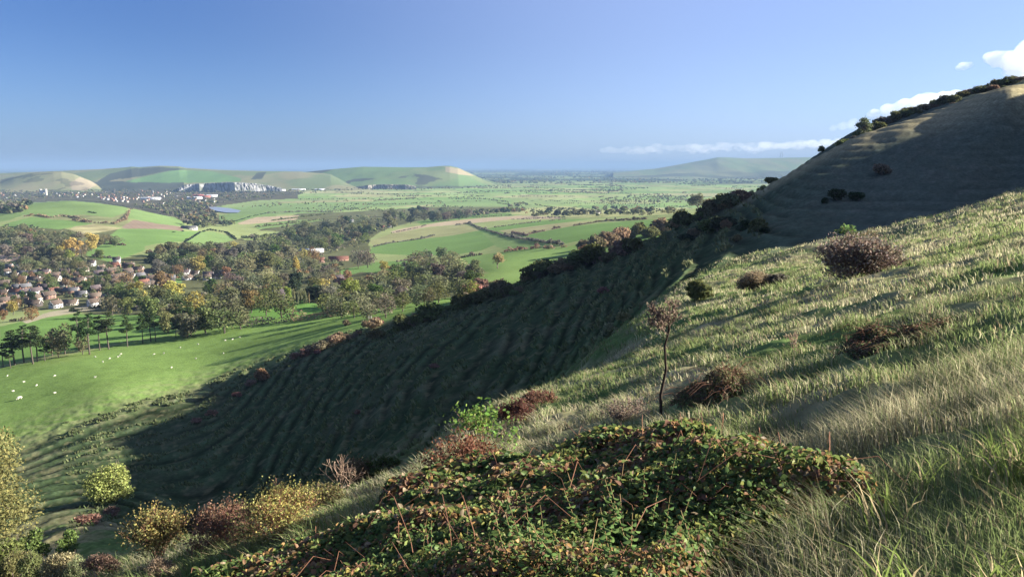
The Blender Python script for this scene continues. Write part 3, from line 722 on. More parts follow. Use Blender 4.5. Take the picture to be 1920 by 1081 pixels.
def grass(y0, y1, dens, wid, hgt, seed, t0=-.62, t1=.80, cull=True, green=.5):
    rs = np.random.RandomState(seed); area = (t1-t0)*(y1*y1-y0*y0)/2; n = int(area*dens)
    x, y = sample_ground(n, t0, t1, y0, y1, rs)
    tus_ = fbm(x/.8, y/.8, 211, 3); pat = fbm(x/3.5, y/3.5, 213, 3)
    bh = bramble_h(x, y)
    u, v = project(x, y, gz(x, y))
    k = (y < crest_y(x/y)) & (u > -120) & (u < 2060) & (v < 1230) & (rs.rand(n) < np.clip(.04+2.3*(tus_-.33), .03+.6*sstep(7, 3.5, y), 1)) & (bh < .08)
    x, y, tus_, pat = x[k], y[k], tus_[k], pat[k]; n = len(x); z = gz(x, y)-.02
    h = hgt*np.maximum(.25+2.0*tus_*tus_+.3*tus_, .95*sstep(8, 4, y))*(.6+.8*rs.rand(n)); w_ = np.maximum(wid, .42*y/759)*(.6+.8*rs.rand(n))
    lean = np.stack([-.42+.38*rs.normal(size=n), -.05+.38*rs.normal(size=n), np.zeros(n)], 1)
    b = np.stack([x, y, z], 1); up = np.array([0, 0, 1.])
    mid = b+up*(h*.55)[:, None]+lean*(h*.22)[:, None]; tip = b+up*(h*(.95-.25*rs.rand(n)))[:, None]+lean*(h*.85)[:, None]
    th = rs.rand(n)*6.283; sd_ = np.stack([np.cos(th), np.sin(th), np.zeros(n)], 1)*w_[:, None]/2
    V = np.stack([b-sd_, b+sd_, mid+sd_*.8, mid-sd_*.8, tip], 1).reshape(-1, 3)
    i = np.arange(n)*5; q = np.stack([i, i+1, i+2, i+3], 1); tr = np.stack([i+3, i+2, i+4], 1)
    g = np.clip(sstep(.34, .66, .52*(1.5*pat-.25)+.48*rs.rand(n)+green-.5), 0, 1)[:, None]
    c = STRAWB*(1-g)+GREENB*g; d_ = (rs.rand(n) < .12)[:, None]; c = np.where(d_, DEAD, c)*(.65+.7*rs.rand(n, 1))
    return V, q, tr, np.repeat(c, 5, 0)
def grass_obj(name, label, segs):
    Vs, Qs, Ts, Cs, o = [], [], [], [], 0
    for a in segs:
        V, q, tr, c = grass(**a); Vs.append(V); Qs.append(q+o); Ts.append(tr+o); Cs.append(c); o += len(V)
    return tag(link(name, mesh_np(name, np.concatenate(Vs), [np.concatenate(Qs), np.concatenate(Ts)], M_grass, np.concatenate(Cs))), label, None, None, 'stuff')
grass_obj('long_grass', 'long straw and green grass covering the sunlit near slope', [
    dict(y0=2.0, y1=5, dens=2600, wid=.004, hgt=.20, seed=1, t0=-.2, t1=.85, green=.62),
    dict(y0=5, y1=9, dens=1500, wid=.005, hgt=.20, seed=2, t0=-.1, t1=.78, green=.6),
    dict(y0=9, y1=18, dens=560, wid=.012, hgt=.185, seed=3, green=.62),
    dict(y0=18, y1=38, dens=150, wid=.024, hgt=.195, seed=4, green=.60),
    dict(y0=38, y1=75, dens=42, wid=.045, hgt=.25, seed=5, green=.58),
    dict(y0=75, y1=140, dens=13, wid=.05, hgt=.28, seed=6, t0=.05, t1=.75, green=.56)])
# tussocks over the hollow's shaded walls and the foot of the slope
def hill_tufts():
    rs = np.random.RandomState(12); x, y = sample_ground(240000, -.62, .72, 85, 262, rs)
    t = x/y; e_ = np.interp(t, hill_edge[:, 0], hill_edge[:, 1]); tn = fbm(x/2.6, y/2.6, 215, 3)
    k = (y > crest_y(t)*1.15) & (y < e_*1.04) & (rs.rand(len(x)) < np.clip(2.4*(tn-.42), 0, 1)) & (bil(TC, np.log(YR), saw, t, np.log(y)) > .12) & (t < .33); x, y, tn = x[k], y[k], tn[k]; n = len(x)
    h = (.22+.5*tn)*(.6+.8*rs.rand(n)); w_ = (.14+.16*rs.rand(n))*np.maximum(1, y/150); b = np.stack([x, y, gz(x, y)-.03], 1); th = rs.rand(n)*6.283
    sd_ = np.stack([np.cos(th), np.sin(th), 0*th], 1)*w_[:, None]; tip = b+np.stack([-.2+.2*rs.normal(size=n), .2*rs.normal(size=n), h], 1)
    V = np.stack([b-sd_, b+sd_, tip+sd_*.5, tip-sd_*.6], 1).reshape(-1, 3); q = np.arange(4*n).reshape(n, 4)
    g = rs.rand(n, 1)*.75+.25*(t[k] < .1)[:, None]; c = (np.array((.20, .20, .105))*(1-g)+np.array((.095, .135, .052))*g)*(.6+.7*rs.rand(n, 1))
    tag(link('hill_tussocks', mesh_np('hill_tussocks', V, [q], M_grass, np.repeat(c, 4, 0))), 'rough grass tussocks over the shaded hollow and spur', None, None, 'stuff')
hill_tufts()
# tall blades close to the camera on the right
def tall_blades():
    rs = np.random.RandomState(13); x, y = sample_ground(900, .50, .80, 2.2, 4.4, rs); k = fbm(x/.5, y/.5, 219, 2) > .47; x, y = x[k], y[k]; n = len(x)
    h = .22+.26*rs.rand(n); w_ = .003+.0045*rs.rand(n); b = np.stack([x, y, gz(x, y)-.02], 1); ln = np.stack([-.35+.5*rs.normal(size=n), .4*rs.normal(size=n), 0*x], 1)
    th = rs.rand(n)*6.283; sd_ = np.stack([np.cos(th), np.sin(th), 0*th], 1)*w_[:, None]; up = np.array([0, 0, 1.])
    L = [b+up*(h*f)[:, None]*(1-.22*f*f)+ln*(h*f*f*.6)[:, None] for f in (0, .35, .7, 1.)]
    V = np.stack([L[0]-sd_, L[0]+sd_, L[1]+sd_, L[1]-sd_, L[2]+sd_*.7, L[2]-sd_*.7, L[3]], 1).reshape(-1, 3); i = np.arange(n)*7
    q = np.concatenate([np.stack([i, i+1, i+2, i+3], 1), np.stack([i+3, i+2, i+4, i+5], 1)]); tr = np.stack([i+5, i+4, i+6], 1)
    g = (rs.rand(n, 1) < .62); c = np.where(g, np.array((.20, .26, .07)), np.array((.42, .34, .19)))*(.6+.7*rs.rand(n, 1))
    tag(link('tall_grass', mesh_np('tall_grass', V, [q, tr], M_grass, np.repeat(c, 7, 0))), 'tall bright green and straw grass blades at the bottom right corner', None, None, 'stuff')
tall_blades()
rs = np.random.RandomState(99)
def leafshape(b, d, side, L, w, fold=.25):
    """b base (n,3), d along leaf, side across -> two quads folded on the midrib"""
    nrm = np.cross(d, side); L = L[:, None]; w = w[:, None]
    tip = b+d*L-nrm*L*.12
    l1 = b+d*L*.3+side*w*.5+nrm*w*fold; l2 = b+d*L*.68+side*w*.42+nrm*w*fold*.8
    r1 = b+d*L*.3-side*w*.5+nrm*w*fold; r2 = b+d*L*.68-side*w*.42+nrm*w*fold*.8
    n = len(b); V = np.stack([b, l1, l2, tip, r2, r1], 1).reshape(-1, 3); i = np.arange(n)*6
    return V, np.concatenate([np.stack([i, i+1, i+2, i+3], 1), np.stack([i, i+3, i+4, i+5], 1)])
M_bleaf = mat_foliage('bramble_leaf', trans=.42, rough=.45, gloss=.006, objcol=False)
BPAL = np.array([(.08, .13, .045), (.11, .165, .05), (.16, .20, .06), (.23, .24, .07), (.34, .28, .08), (.33, .20, .08), (.24, .135, .07), (.18, .10, .065), (.27, .21, .13)]); BPRB = np.array([.2, .21, .18, .13, .045, .03, .05, .08, .075])
def bramble(name, label, xy, hfun, n, leaf, seed, cat='bramble', dens_top=.3, pal=BPAL, prb=BPRB, stems=600):
    rs = np.random.RandomState(seed); x, y = xy; H = hfun(x, y); k = (H > .04) & (rs.rand(len(x)) < .12+H*3.2); x, y, H = x[k], y[k], H[k]
    dep = np.abs(rs.normal(size=len(x)))*dens_top; z = gz(x, y)+np.maximum(.03, H-dep*H)
    b = np.stack([x, y, z], 1)
    # slope of the leafy surface
    e = .12; gx = (hfun(x+e, y)-hfun(x-e, y))/(2*e)+(gz(x+e, y)-gz(x-e, y))/(2*e); gy = (hfun(x, y+e)-hfun(x, y-e))/(2*e)+(gz(x, y+e)-gz(x, y-e))/(2*e)
    nr = unit(np.stack([-np.clip(gx, -2, 2), -np.clip(gy, -2, 2), np.ones_like(gx)], 1)+.75*rs.normal(size=(len(x), 3)))
    a = rdir(len(x), rs)-np.array([.2, .2, .5]); d = unit(a-nr*(a*nr).sum(-1, keepdims=True)); side = np.cross(nr, d)
    L = (leaf*(y/8) if name == 'bramble_thicket' else leaf)*(.6+.8*rs.rand(len(x))); V, q = leafshape(b, d, side, L, L*(.62+.2*rs.rand(len(x))))
    ci = rs.choice(len(pal), len(x), p=prb/prb.sum()); pt = vnoise(x/.5, y/.5, 231)
    if len(pal) > 8: ci = np.where((pt > .62) & (rs.rand(len(x)) < .5), rs.choice([0, 1, 2], len(x)), ci)
    if len(pal) > 8: ci = np.where((pt < .34) & (rs.rand(len(x)) < .45), rs.choice([5, 6, 7, 8], len(x)), ci)
    c = pal[ci]*(.7+.6*rs.rand(len(x), 1))
    root = bpy.data.objects.new(name, None); C.objects.link(root); m = len(x)//2; root.location = (0, 0, 0)
    c0 = np.array([x.mean(), y.mean(), gz(x.mean(), y.mean())]); root.location = c0
    link('leaves', mesh_np('leaves', V-c0, [q], M_bleaf, np.repeat(c, 6, 0)), root)
    mb = MB(); ii = rs.choice(len(x), min(stems, len(x)))
    for j in ii:
        p0 = np.array([x[j], y[j], gz(x[j], y[j])])-c0; dd = np.array([rs.normal()*.5, rs.normal()*.5, 0]); hh = H[j]*(.8+.5*rs.rand())
        mb.tube([p0, p0+dd*.25+np.array([0, 0, hh*.8]), p0+dd*.6+np.array([0, 0, hh]), p0+dd*.95+np.array([0, 0, hh*.7])], [.004, .0035, .003, .002], 3, np.array((1, .75, .62))*(.6+.6*rs.rand()))
    link('stems', mb.mesh('stems', M_twig), root).color = (1, .8, .7, 1)
    return tag(root, label, cat)
rs = np.random.RandomState(5)
bx, by = sample_ground(300000, bt[0, 0], bt[-1, 0], 3.0, bt[:, 1].max(), rs)
_u, _v = project(bx, by, gz(bx, by)); _k = (_v < 1260); bx, by = bx[_k], by[_k]
_keep = rs.rand(len(bx)) < np.clip((7/by)**1.6, .2, 1)
bramble('bramble_thicket', 'large autumn bramble thicket with green, orange and brown leaves in the foreground', (bx[_keep], by[_keep]), bramble_h, 0, .070, 6, stems=260)
def patch_fun(px, h, seed, sc=1.):
    g = region(px); cx = g[:, 0].mean()
    def f(x, y):
        t = x/y; ly = np.log(y); m = inpoly(g, t, ly)
        d = np.full(np.shape(x), 9.)
        for i in range(len(g)):
            x1, y1 = g[i]; x2, y2 = g[(i+1) % len(g)]
            X1, Y1, X2, Y2 = x1*math.exp(y1), math.exp(y1), x2*math.exp(y2), math.exp(y2)
            vx, vy = X2-X1, Y2-Y1; l2 = vx*vx+vy*vy+1e-9; s_ = np.clip(((x-X1)*vx+(y-Y1)*vy)/l2, 0, 1)
            d = np.minimum(d, np.hypot(x-X1-s_*vx, y-Y1-s_*vy))
        return np.where(m, np.clip(d/(.5*sc), 0, 1)**.6*h*np.clip(-.5+3.2*fbm(x/(.8*sc), y/(.8*sc), seed, 3), 0, 2), 0)
    return g, f
def patch(name, label, px, h, seed, n, leaf, sc=1., pal=BPAL, prb=BPRB):
    g, f = patch_fun(px, h, seed, sc); rs = np.random.RandomState(seed); y0, y1 = np.exp(g[:, 1].min()), np.exp(g[:, 1].max())
    x, y = sample_ground(n*2, g[:, 0].min(), g[:, 0].max(), y0, y1, rs); k = f(x, y) > .06; x, y = x[k][:n], y[k][:n]
    return bramble(name, label, (x, y), f, 0, leaf, seed, stems=200, pal=pal, prb=prb)
DPAL = np.array([(.09, .12, .05), (.14, .13, .06), (.19, .12, .07), (.22, .19, .10), (.15, .09, .07)]); DPRB = np.array([.25, .25, .2, .15, .15])
patch('bramble_bank', 'low dark bramble bank running across the sunlit grass on the right', "1570,668 1610,652 1660,640 1720,618 1770,598 1805,592 1790,612 1740,640 1690,660 1620,678 1575,682", .30, 241, 12000, .045, 1., DPAL, DPRB)
patch('bramble_bank', 'low bramble strip beside the foot of the lone sapling', "1250,768 1290,752 1340,738 1400,722 1420,730 1380,752 1330,768 1270,780", .26, 242, 7000, .045, .8, DPAL, DPRB)
patch('bramble_bank', 'dark bramble clump at the crest behind the hawthorn bush', "1545,470 1580,458 1620,446 1650,440 1648,450 1610,464 1560,478", .45, 243, 4000, .08, 1., DPAL, DPRB)
# nettles and dead stalks rising out of the brambles
M_nettle = mat_foliage('nettle_leaf', base=(.10, .16, .05), trans=.35, objcol=False)
def nettles(label, spots, seed, hh=(.7, 1.2), leafy=True, col=(1, 1, 1)):
    rs = np.random.RandomState(seed); mb = MB(); B, D, S, L = [], [], [], []
    c0 = None
    for u, v in spots:
        p = P(u, v, 0, 2.0); 
        if c0 is None: c0 = p.copy()
        h = hh[0]+(hh[1]-hh[0])*rs.rand(); ln = np.array([rs.normal()*.16-.05, rs.normal()*.12, 1]); q = p-c0
        pts = [q, q+ln*h*.5+rs.normal(size=3)*.03, q+ln*h+rs.normal(size=3)*.05]
        mb.tube(pts, [.005, .004, .0025], 3, np.array((.95, .85, .6))*(.7+.5*rs.rand()))
        if leafy:
            m = int(h/.05)
            for i in range(m):
                f = .25+.75*i/m; base = pts[0]+(pts[1]-pts[0])*min(1, f*2) if f < .5 else pts[1]+(pts[2]-pts[1])*(f-.5)*2
                a = i*1.6+rs.rand()
                for s_ in (0, math.pi):
                    d = np.array([math.cos(a+s_), math.sin(a+s_), .1-.5*rs.rand()]); d /= np.linalg.norm(d)
                    B.append(base); D.append(d); S.append(unit(np.cross(d, (0, 0, 1)))); L.append(.075*(1.15-.7*f)*(.7+.5*rs.rand()))
    root = bpy.data.objects.new('nettle_clump' if leafy else 'dead_stalks', None); C.objects.link(root); root.location = c0
    link('stems', mb.mesh('stems', M_twig), root).color = (1.2, 1.3, 1, 1) if leafy else (2.2, 2.1, 1.9, 1)
    if leafy:
        V, q = leafshape(np.array(B), np.array(D), np.array(S), np.array(L), np.array(L)*.6)
        link('leaves', mesh_np('leaves', V, [q], M_nettle, shade_cols(len(B), rs, .6, 1.5, 6)), root)
    return tag(root, label, 'nettles' if leafy else 'dead stalks')
rs = np.random.RandomState(77)
nettles('green nettle clump at the bottom centre in front of the brambles', [(1000+rs.rand()*150, 1075+rs.rand()*160) for _ in range(12)], 301, (.5, .85))
nettles('tall nettle clump between the brambles and the long grass', [(1150+rs.rand()*170, 1020+rs.rand()*170) for _ in range(12)], 302, (.5, .85))
nettles('nettles at the bottom edge left of centre under the brambles', [(760+rs.rand()*230, 1120+rs.rand()*140) for _ in range(10)], 303, (.5, .8))
nettles('thin pale dead stalks standing up through the brambles', [(930+rs.rand()*330, 990+rs.rand()*200) for _ in range(9)], 304, (.45, .8), False)
# ---- shrubs close enough to show twigs
def near_shrub(name, label, u, v, h, w, seed, leafc, nleaf, lsize, twigc=(1, 1, 1), stems=7, depth=3, cat='shrub', up=1.0, leafon=1.0, ymin=2):
    rs = np.random.RandomState(seed); p = P(u, v, 0, ymin); mb = MB(); ends = []
    k_ = p[1]/F; h, w, lsize = h*k_, w*k_, lsize*k_       # sizes are given in photo pixels
    for i in range(stems):
        a = rs.rand()*6.28; d = unit(np.array([math.cos(a)*w/h*.8, math.sin(a)*w/h*.8, up]))
        branch_tree(mb, np.array([rs.normal()*.06*w, rs.normal()*.06*w, -.1]), d, h*.42, h*.012, depth, rs, ends, .55, 3, (2, 4), .02, max(.0025, .22*p[1]/759))
    E = np.array([e[0] for e in ends]); m = max(1, int(nleaf/len(E))); k = np.repeat(np.arange(len(E)), m)
    pc = E[k]+rs.normal(size=(len(k), 3))*.07*h; pc[:, 2] = np.maximum(pc[:, 2], .05)
    V, f = card_verts(pc, rdir(len(k), rs), lsize, rs, 1.4)
    root = bpy.data.objects.new(name, None); C.objects.link(root); root.location = p
    link('stems', mb.mesh('stems', M_twig), root).color = (*twigc, 1)
    o = link('leaves', mesh_np('leaves', V, [f], M_leaf, shade_cols(len(k), rs, .55, 1.4, 4, .2)), root); o.color = (*leafc, 1)
    return tag(root, label, cat)
near_shrub('wild_rose', 'tangled reddish wild rose shrub with a few green leaves behind the brambles', 868, 905, 100, 105, 401, (.20, .10, .06), 2600, 4.2, (1.5, .9, .75), 14, 3)
near_shrub('rose_shoot', 'tall upright shoots with bright green leaves above the wild rose', 900, 885, 150, 60, 402, (.16, .25, .06), 500, 6, (1.3, 1., .8), 5, 2, up=1.6)
near_shrub('thorn_shrub', 'dark reddish thorn shrub on the slope above the wild rose', 968, 788, 52, 62, 403, (.15, .075, .055), 1600, 3.0, (1., .65, .6), 9, 3)
near_shrub('thorn_shrub', 'second low reddish shrub uphill of the dark thorn shrub', 1005, 762, 45, 60, 404, (.18, .10, .07), 1300, 3, (1., .7, .6), 8, 3)
near_shrub('twiggy_shrub', 'grey leafless twiggy shrub left of the sapling foot', 1180, 790, 52, 95, 405, (.26, .22, .16), 1200, 2.4, (1.7, 1.6, 1.5), 13, 3)
near_shrub('hawthorn_bush', 'large round purplish hawthorn bush on the sunlit grass', 1602, 524, 88, 112, 406, (.24, .20, .155), 2000, 3.2, (1.1, .95, .9), 18, 4)
near_shrub('young_elder', 'small green-leaved shoot on the crest above the hawthorn', 1590, 452, 34, 18, 407, (.12, .18, .06), 160, 4, (1.2, 1.1, .9), 3, 2)
near_shrub('thistle_sprig', 'thin dead upright sprig in grass left of the bramble bank', 1498, 668, 60, 34, 408, (.2, .16, .11), 60, 3, (1.6, 1.4, 1.2), 3, 2)
near_shrub('spindly_shrub', 'spiky olive shrub with upright shoots at the lower left slope edge', 520, 1012, 122, 112, 409, (.32, .29, .10), 5200, 3.2, (1.4, .9, .7), 16, 3, up=1.3)
near_shrub('red_shrub', 'reddish berry shrub below the slope edge beside the spiky olive one', 412, 1030, 98, 110, 410, (.21, .135, .09), 3800, 3.2, (1.2, .7, .6), 12, 3)
near_shrub('red_shrub', 'upright shrub with yellow top and reddish skirt near the bottom left', 298, 1062, 125, 80, 411, (.26, .225, .085), 3300, 3.4, (1.3, .9, .7), 9, 3, up=1.5)
near_shrub('dark_shrub', 'small dark olive shrub left of the reddish berry shrub', 362, 1012, 58, 56, 412, (.12, .11, .05), 1500, 3.2, (.9, .8, .7), 8, 3)
near_shrub('scrub_bush', 'olive scrub bush with dead twigs on the slope edge', 600, 948, 62, 84, 413, (.15, .14, .06), 2600, 3, (1.1, .95, .8), 10, 3)
near_shrub('scrub_bush', 'brown-topped scrub bush at the shadow edge under bare shoots', 662, 915, 62, 70, 414, (.17, .13, .07), 2600, 3, (1.1, .9, .7), 9, 3)
near_shrub('scrub_bush', 'low green scrub patch right of the brown-topped bush', 718, 888, 36, 66, 415, (.09, .12, .04), 1700, 3, (1., .9, .8), 8, 2)
near_shrub('bare_shoots', 'pale leafless shoots standing over the scrub bushes', 640, 926, 100, 40, 416, (.24, .2, .14), 90, 2, (2., 1.8, 1.6), 4, 2, up=1.8)
# lone sapling on a thin bent stem
def sapling():
    rs = np.random.RandomState(421); p = P(1240, 792, 0, 6); mb = MB(); ends = []
    H = (792-600)/F*p[1]
    pts = [(0, 0, -.2), (-.03, 0, H*.25), (.05, 0, H*.5), (.02, .02, H*.75), (.09, 0, H*.93), (.06, 0, H)]
    mb.tube(pts, [.030, .027, .023, .020, .017, .014], 7, (.45, .42, .4))
    root = bpy.data.objects.new('sapling', None); C.objects.link(root); root.location = p
    link('trunk', mb.mesh('trunk', M_twig), root).color = (.6, .55, .5, 1)
    mb2 = MB(); top = np.array(pts[-1])
    for i in range(9):
        d = unit(np.array([-.35+.45*rs.normal(), .45*rs.normal(), 1.1])); branch_tree(mb2, top-np.array([0, 0, .25*rs.rand()]), d, .19, .008, 3, rs, ends, .5, 3, (2, 3), .03, .006)
    link('branches', mb2.mesh('branches', M_twig), root).color = (1.2, 1.05, .95, 1)
    E = np.array([e[0] for e in ends]); k = np.repeat(np.arange(len(E)), 1); V, f = card_verts(E[k]+rs.normal(size=(len(k), 3))*.04, rdir(len(k), rs), .026, rs, 1.6)
    link('twigs', mesh_np('twigs', V, [f], M_leaf, shade_cols(len(k), rs)), root).color = (.24, .19, .14, 1)
    tag(root, 'lone thin sapling with a crooked dark stem and sparse brownish crown', 'sapling')
sapling()
# ---------------------------------------------------------------- valley: trees, hedges, houses, sheep
RV = np.random.RandomState(2024)
def pick(seq, w=None): return seq[RV.choice(len(seq), p=None if w is None else np.array(w, float)/sum(w))]
def hpx(h_px, y): return h_px*y/F
LAND = []          # named landmarks (u, v, phrase) used to say where a tree or house stands
USED = {}
def where(u, v, skip=None):
    best = None
    for (a, b, ph) in LAND:
        if ph == skip: continue
        d = math.hypot(u-a, (v-b)*1.6)
        if best is None or d < best[0]: best = (d, a, b, ph)
    if best is None: return ''
    d, a, b, ph = best; du, dv = u-a, (v-b)*1.6
    far = 'just ' if d < 22 else ('' if d < 60 else 'well ')
    if abs(du) > abs(dv)*1.3: return far+('right of ' if du > 0 else 'left of ')+ph
    return far+('in front of ' if dv > 0 else 'behind ')+ph
PROTS = {'broad': (BROAD, 11, 'broadleaf tree'), 'sparse': (SPARSE, 11, 'thin-crowned tree'), 'dense': (DENSE, 10, 'dense rounded tree'), 'pine': (PINE, 17, 'pine'), 'poplar': (POPLAR, 13, 'slender poplar'), 'conifer': (CONIF, 12, 'conifer'), 'bare': (BARE, 7, 'bare tree')}
NAMES = {'broad': 'broadleaf_tree', 'sparse': 'broadleaf_tree', 'dense': 'broadleaf_tree', 'pine': 'pine_tree', 'poplar': 'poplar_tree', 'conifer': 'conifer_tree', 'bare': 'bare_tree'}
def tree_at(u, v, hp, kind, tint, label=None, group=None, wide=1., ymin=60):
    """tree whose foot is at photo pixel u,v and which stands hp photo pixels tall"""
    pr, h0, wd = PROTS[kind]; p = P(u, v, 0, ymin); h = hpx(hp, p[1]); sc = h/h0
    c = vary(T[tint], RV, .16)
    if label is None:
        size = 'tall' if hp > 42 else ('small' if hp < 22 else 'mid-sized')
        label = f"{size} {WORD[tint]} {wd} {where(u, v)}".replace('pine pine', 'pine').replace('bare tree bare', 'bare tree')
    o = place(pick(pr), NAMES[kind], tuple(p), sc*wide, RV.rand()*6.28, c, label, 'tree', group, sc)
    return o
# landmarks first (positions in the photograph, all of them visible things)
for l in """132,462,the golden trees of the left wood;173,455,the tall amber tree at the wood edge;105,572,the white gabled house by the lane;310,545,the big copper-domed tree;390,560,the bright green cedar;
540,570,the light green willow;575,585,the poplar row;520,565,the dark wooden barn;580,468,the pale barn roof;640,488,the long red-roofed farm;645,535,the red roof in the wood;555,495,the orange-gold birch;
490,485,the huge domed ash;675,500,the twin dark elms;80,362,the castle keep;450,540,the round lime grove;215,600,the pine row;340,600,the big pine clump;60,590,the rusty tree by the lane;
300,505,the grey bungalow roofs;160,515,the village centre roofs;20,530,the half-timbered gables;690,560,the lime-green wood edge tree;760,555,the orange-topped oak;860,545,the pink bushes on the spur;
700,430,the white cottage in the tree belt;820,400,the dark tree belt;350,440,the ploughed field corner;420,400,the blue pool;240,460,the little field thicket;720,505,the orange maple;850,500,the grey wood top;600,440,the mixed copse;
1010,395,the round copse on the plain;1110,395,the long grey shed;1220,398,the pale poplar belt;935,500,the lone bare tree;30,482,the chalky yard;440,470,the bright yellow treetop;20,440,the wood on the left edge;80,440,the brown wood crest;200,440,the scrubby field edge""".replace('\n', '').split(';'):
    a, b, c = l.split(',', 2); LAND.append((float(a), float(b), c))
# --- pine row along the near field
for i, (u, v, hp, k, tn, w) in enumerate([(6, 688, 46, 'pine', 'pine', 1.), (28, 684, 68, 'pine', 'pine', 1.15), (45, 680, 72, 'pine', 'pine', 1.1), (62, 682, 74, 'pine', 'pine', 1.1), (70, 678, 66, 'pine', 'pine', 1.), (98, 668, 48, 'sparse', 'brown', .9), (110, 670, 58, 'sparse', 'greybrown', .8), (122, 664, 62, 'sparse', 'brown', .8),
        (148, 657, 74, 'pine', 'pine', .95), (168, 664, 78, 'pine', 'pine', 1.05), (187, 656, 66, 'pine', 'pine', .9), (204, 654, 72, 'pine', 'pine', 1.), (239, 650, 60, 'pine', 'pine', .85), (268, 644, 58, 'pine', 'pine', .8), (283, 640, 62, 'pine', 'pine', .8), (292, 640, 56, 'pine', 'pine', .75), (330, 632, 32, 'pine', 'pine', 1.1), (345, 632, 72, 'pine', 'pine', 1.3), (358, 628, 62, 'pine', 'olive', 1.2), (20, 690, 44, 'pine', 'pine', .9), (84, 676, 40, 'pine', 'pine', 1.), (155, 664, 50, 'sparse', 'brown', .7)]):
    lab = ['pine at the left edge of the frame in the field row', 'broad dark pine, second in the field row from the left', 'tall pine in the left clump of the field row', 'tallest pine of the left clump in the field row', 'slim pine closing the left clump of the field row', 'low brown tree in a gap of the pine row', 'bare-topped grey-brown tree among the pines', 'purplish brown tree in the middle of the pine row', 'dark pine left of the tallest pine pair', 'tallest sunlit pine in the middle of the row', 'narrow pine behind the middle pair of the row', 'leaning pine right of the middle pair', 'lone tufted pine with clear lawn on both sides', 'slim pine left of the earth bank', 'thin-stemmed pine in front of the earth bank', 'thin-stemmed pine at the right end of the earth bank', 'short spreading pine at the foot of the big clump', 'largest layered pine at the right end of the row', 'olive pine leaning on the largest layered pine', 'low pine sapling by the left frame edge', 'short pine filling the left clump gap', 'thin brown tree under the middle pines'][i]
    tree_at(u, v, hp, k, tn, lab, 'trees in the row along the sheep field', w)
# --- poplars and the willow
for i, (u, v, hp) in enumerate([(552, 566, 26), (556, 568, 22), (559, 570, 26), (564, 570, 22), (570, 569, 24), (572, 570, 30), (575, 570, 22), (580, 569, 22)]):
    tree_at(u, v, hp, 'poplar', 'pale', 'slim pale poplar in the short row on the park lawn', 'poplar row on the park lawn', .75)
tree_at(541, 564, 30, 'dense', 'lime', 'light green drooping willow at the left end of the poplar row', None, .8)
tree_at(592, 566, 34, 'dense', 'dark', 'broad dark green tree right behind the poplar row', None, 1.6)
tree_at(550, 548, 40, 'dense', 'dark', 'very dark evergreen mass left behind the poplar row', None, 1.3)
tree_at(556, 512, 34, 'poplar', 'golden', 'bright orange-gold birch above the dark evergreens', None, 2.)
tree_at(310, 548, 42, 'dense', 'copper', 'big copper-domed tree at the right of the village', None, 1.15)
tree_at(392, 552, 32, 'dense', 'green', 'bright green cedar beside the copper-domed tree', None, 1.2)
tree_at(490, 508, 40, 'dense', 'olive', 'huge domed grey-olive ash in the middle of the woods', None, 1.7)
tree_at(500, 540, 44, 'broad', 'straw', 'pale feathery tree with upright plumes left of the willow', None, .9)
tree_at(672, 502, 38, 'sparse', 'purple', 'left of two tall dark elms beside the farm meadow', 'two dark elms by the farm meadow', .9)
tree_at(690, 502, 38, 'sparse', 'purple', 'right of two tall dark elms beside the farm meadow', 'two dark elms by the farm meadow', 1.0)
for u, v, hp, tn in [(122, 482, 30, 'golden'), (140, 484, 40, 'golden'), (172, 470, 36, 'golden'), (112, 488, 30, 'yellow'), (130, 490, 24, 'lime'), (440, 466, 16, 'golden'), (720, 512, 26, 'yellow'), (652, 528, 24, 'copper'), (128, 540, 22, 'copper'), (60, 600, 30, 'copper'), (8, 600, 22, 'copper'), (25, 590, 30, 'yellow'), (235, 540, 34, 'copper'), (260, 566, 42, 'yellow')]:
    tree_at(u, v, hp, 'dense' if hp > 34 else 'broad', tn)
tree_at(933, 503, 36, 'bare', 'straw', 'lone bare rounded tree standing in the bright green field', None, 1.15)
tree_at(1308, 399, 44, 'bare', 'greybrown', 'large bare tree on the skyline of the spur above the marsh', None, 1.35, 150)
tree_at(1612, 259, 46, 'bare', 'greybrown', 'bare pale tree on the skyline of the upper ridge', None, .9, 230)
# --- woods, sampled inside their outlines in the photograph
OCC = []
def wood(px, n, hp, kinds, tints, group, gap=9., ymin=60, below=.55):
    g = np.array(pxs(px)); lo, hi = g.min(0), g.max(0); tries = 0; got = 0
    while got < n and tries < n*40:
        tries += 1
        u = lo[0]+(hi[0]-lo[0])*RV.rand(); v = lo[1]+(hi[1]-lo[1])*RV.rand()
        if not inpoly(g, np.array([u]), np.array([v]))[0]: continue
        h = .88*(hp[0]+(hp[1]-hp[0])*RV.rand()); h *= 1+.25*(v-lo[1])/(hi[1]-lo[1]+1)
        if any(abs(u-a) < gap*k and abs(v-b) < gap*.55*k for a, b, k in OCC[-400:]): continue
        OCC.append((u, v, h/28)); got += 1
        tree_at(u, v+h*below, h, pick(*kinds), pick(*tints), None, group, 1.05+.4*RV.rand(), ymin)
KM = (['broad', 'sparse', 'dense', 'conifer'], [5, 3, 2, .5])
AUT = (['greybrown', 'olive', 'brown', 'russet', 'pale', 'green', 'dark', 'yellow', 'purple'], [6, 5, 3, 1.1, 2, 1, 1, .7, 1.2])
DUSK = (['greybrown', 'brown', 'purple', 'olive', 'pale', 'dark'], [6, 3, 2, 2, 1, .6])
wood("0,428 50,425 100,438 150,440 170,452 150,470 120,478 60,474 0,470", 44, (17, 24), KM, DUSK, 'trees in the wood left of the village', 9)
wood("30,478 100,482 160,488 165,500 110,506 40,500 0,500", 13, (18, 26), KM, DUSK, 'trees in the wood left of the village', 9)
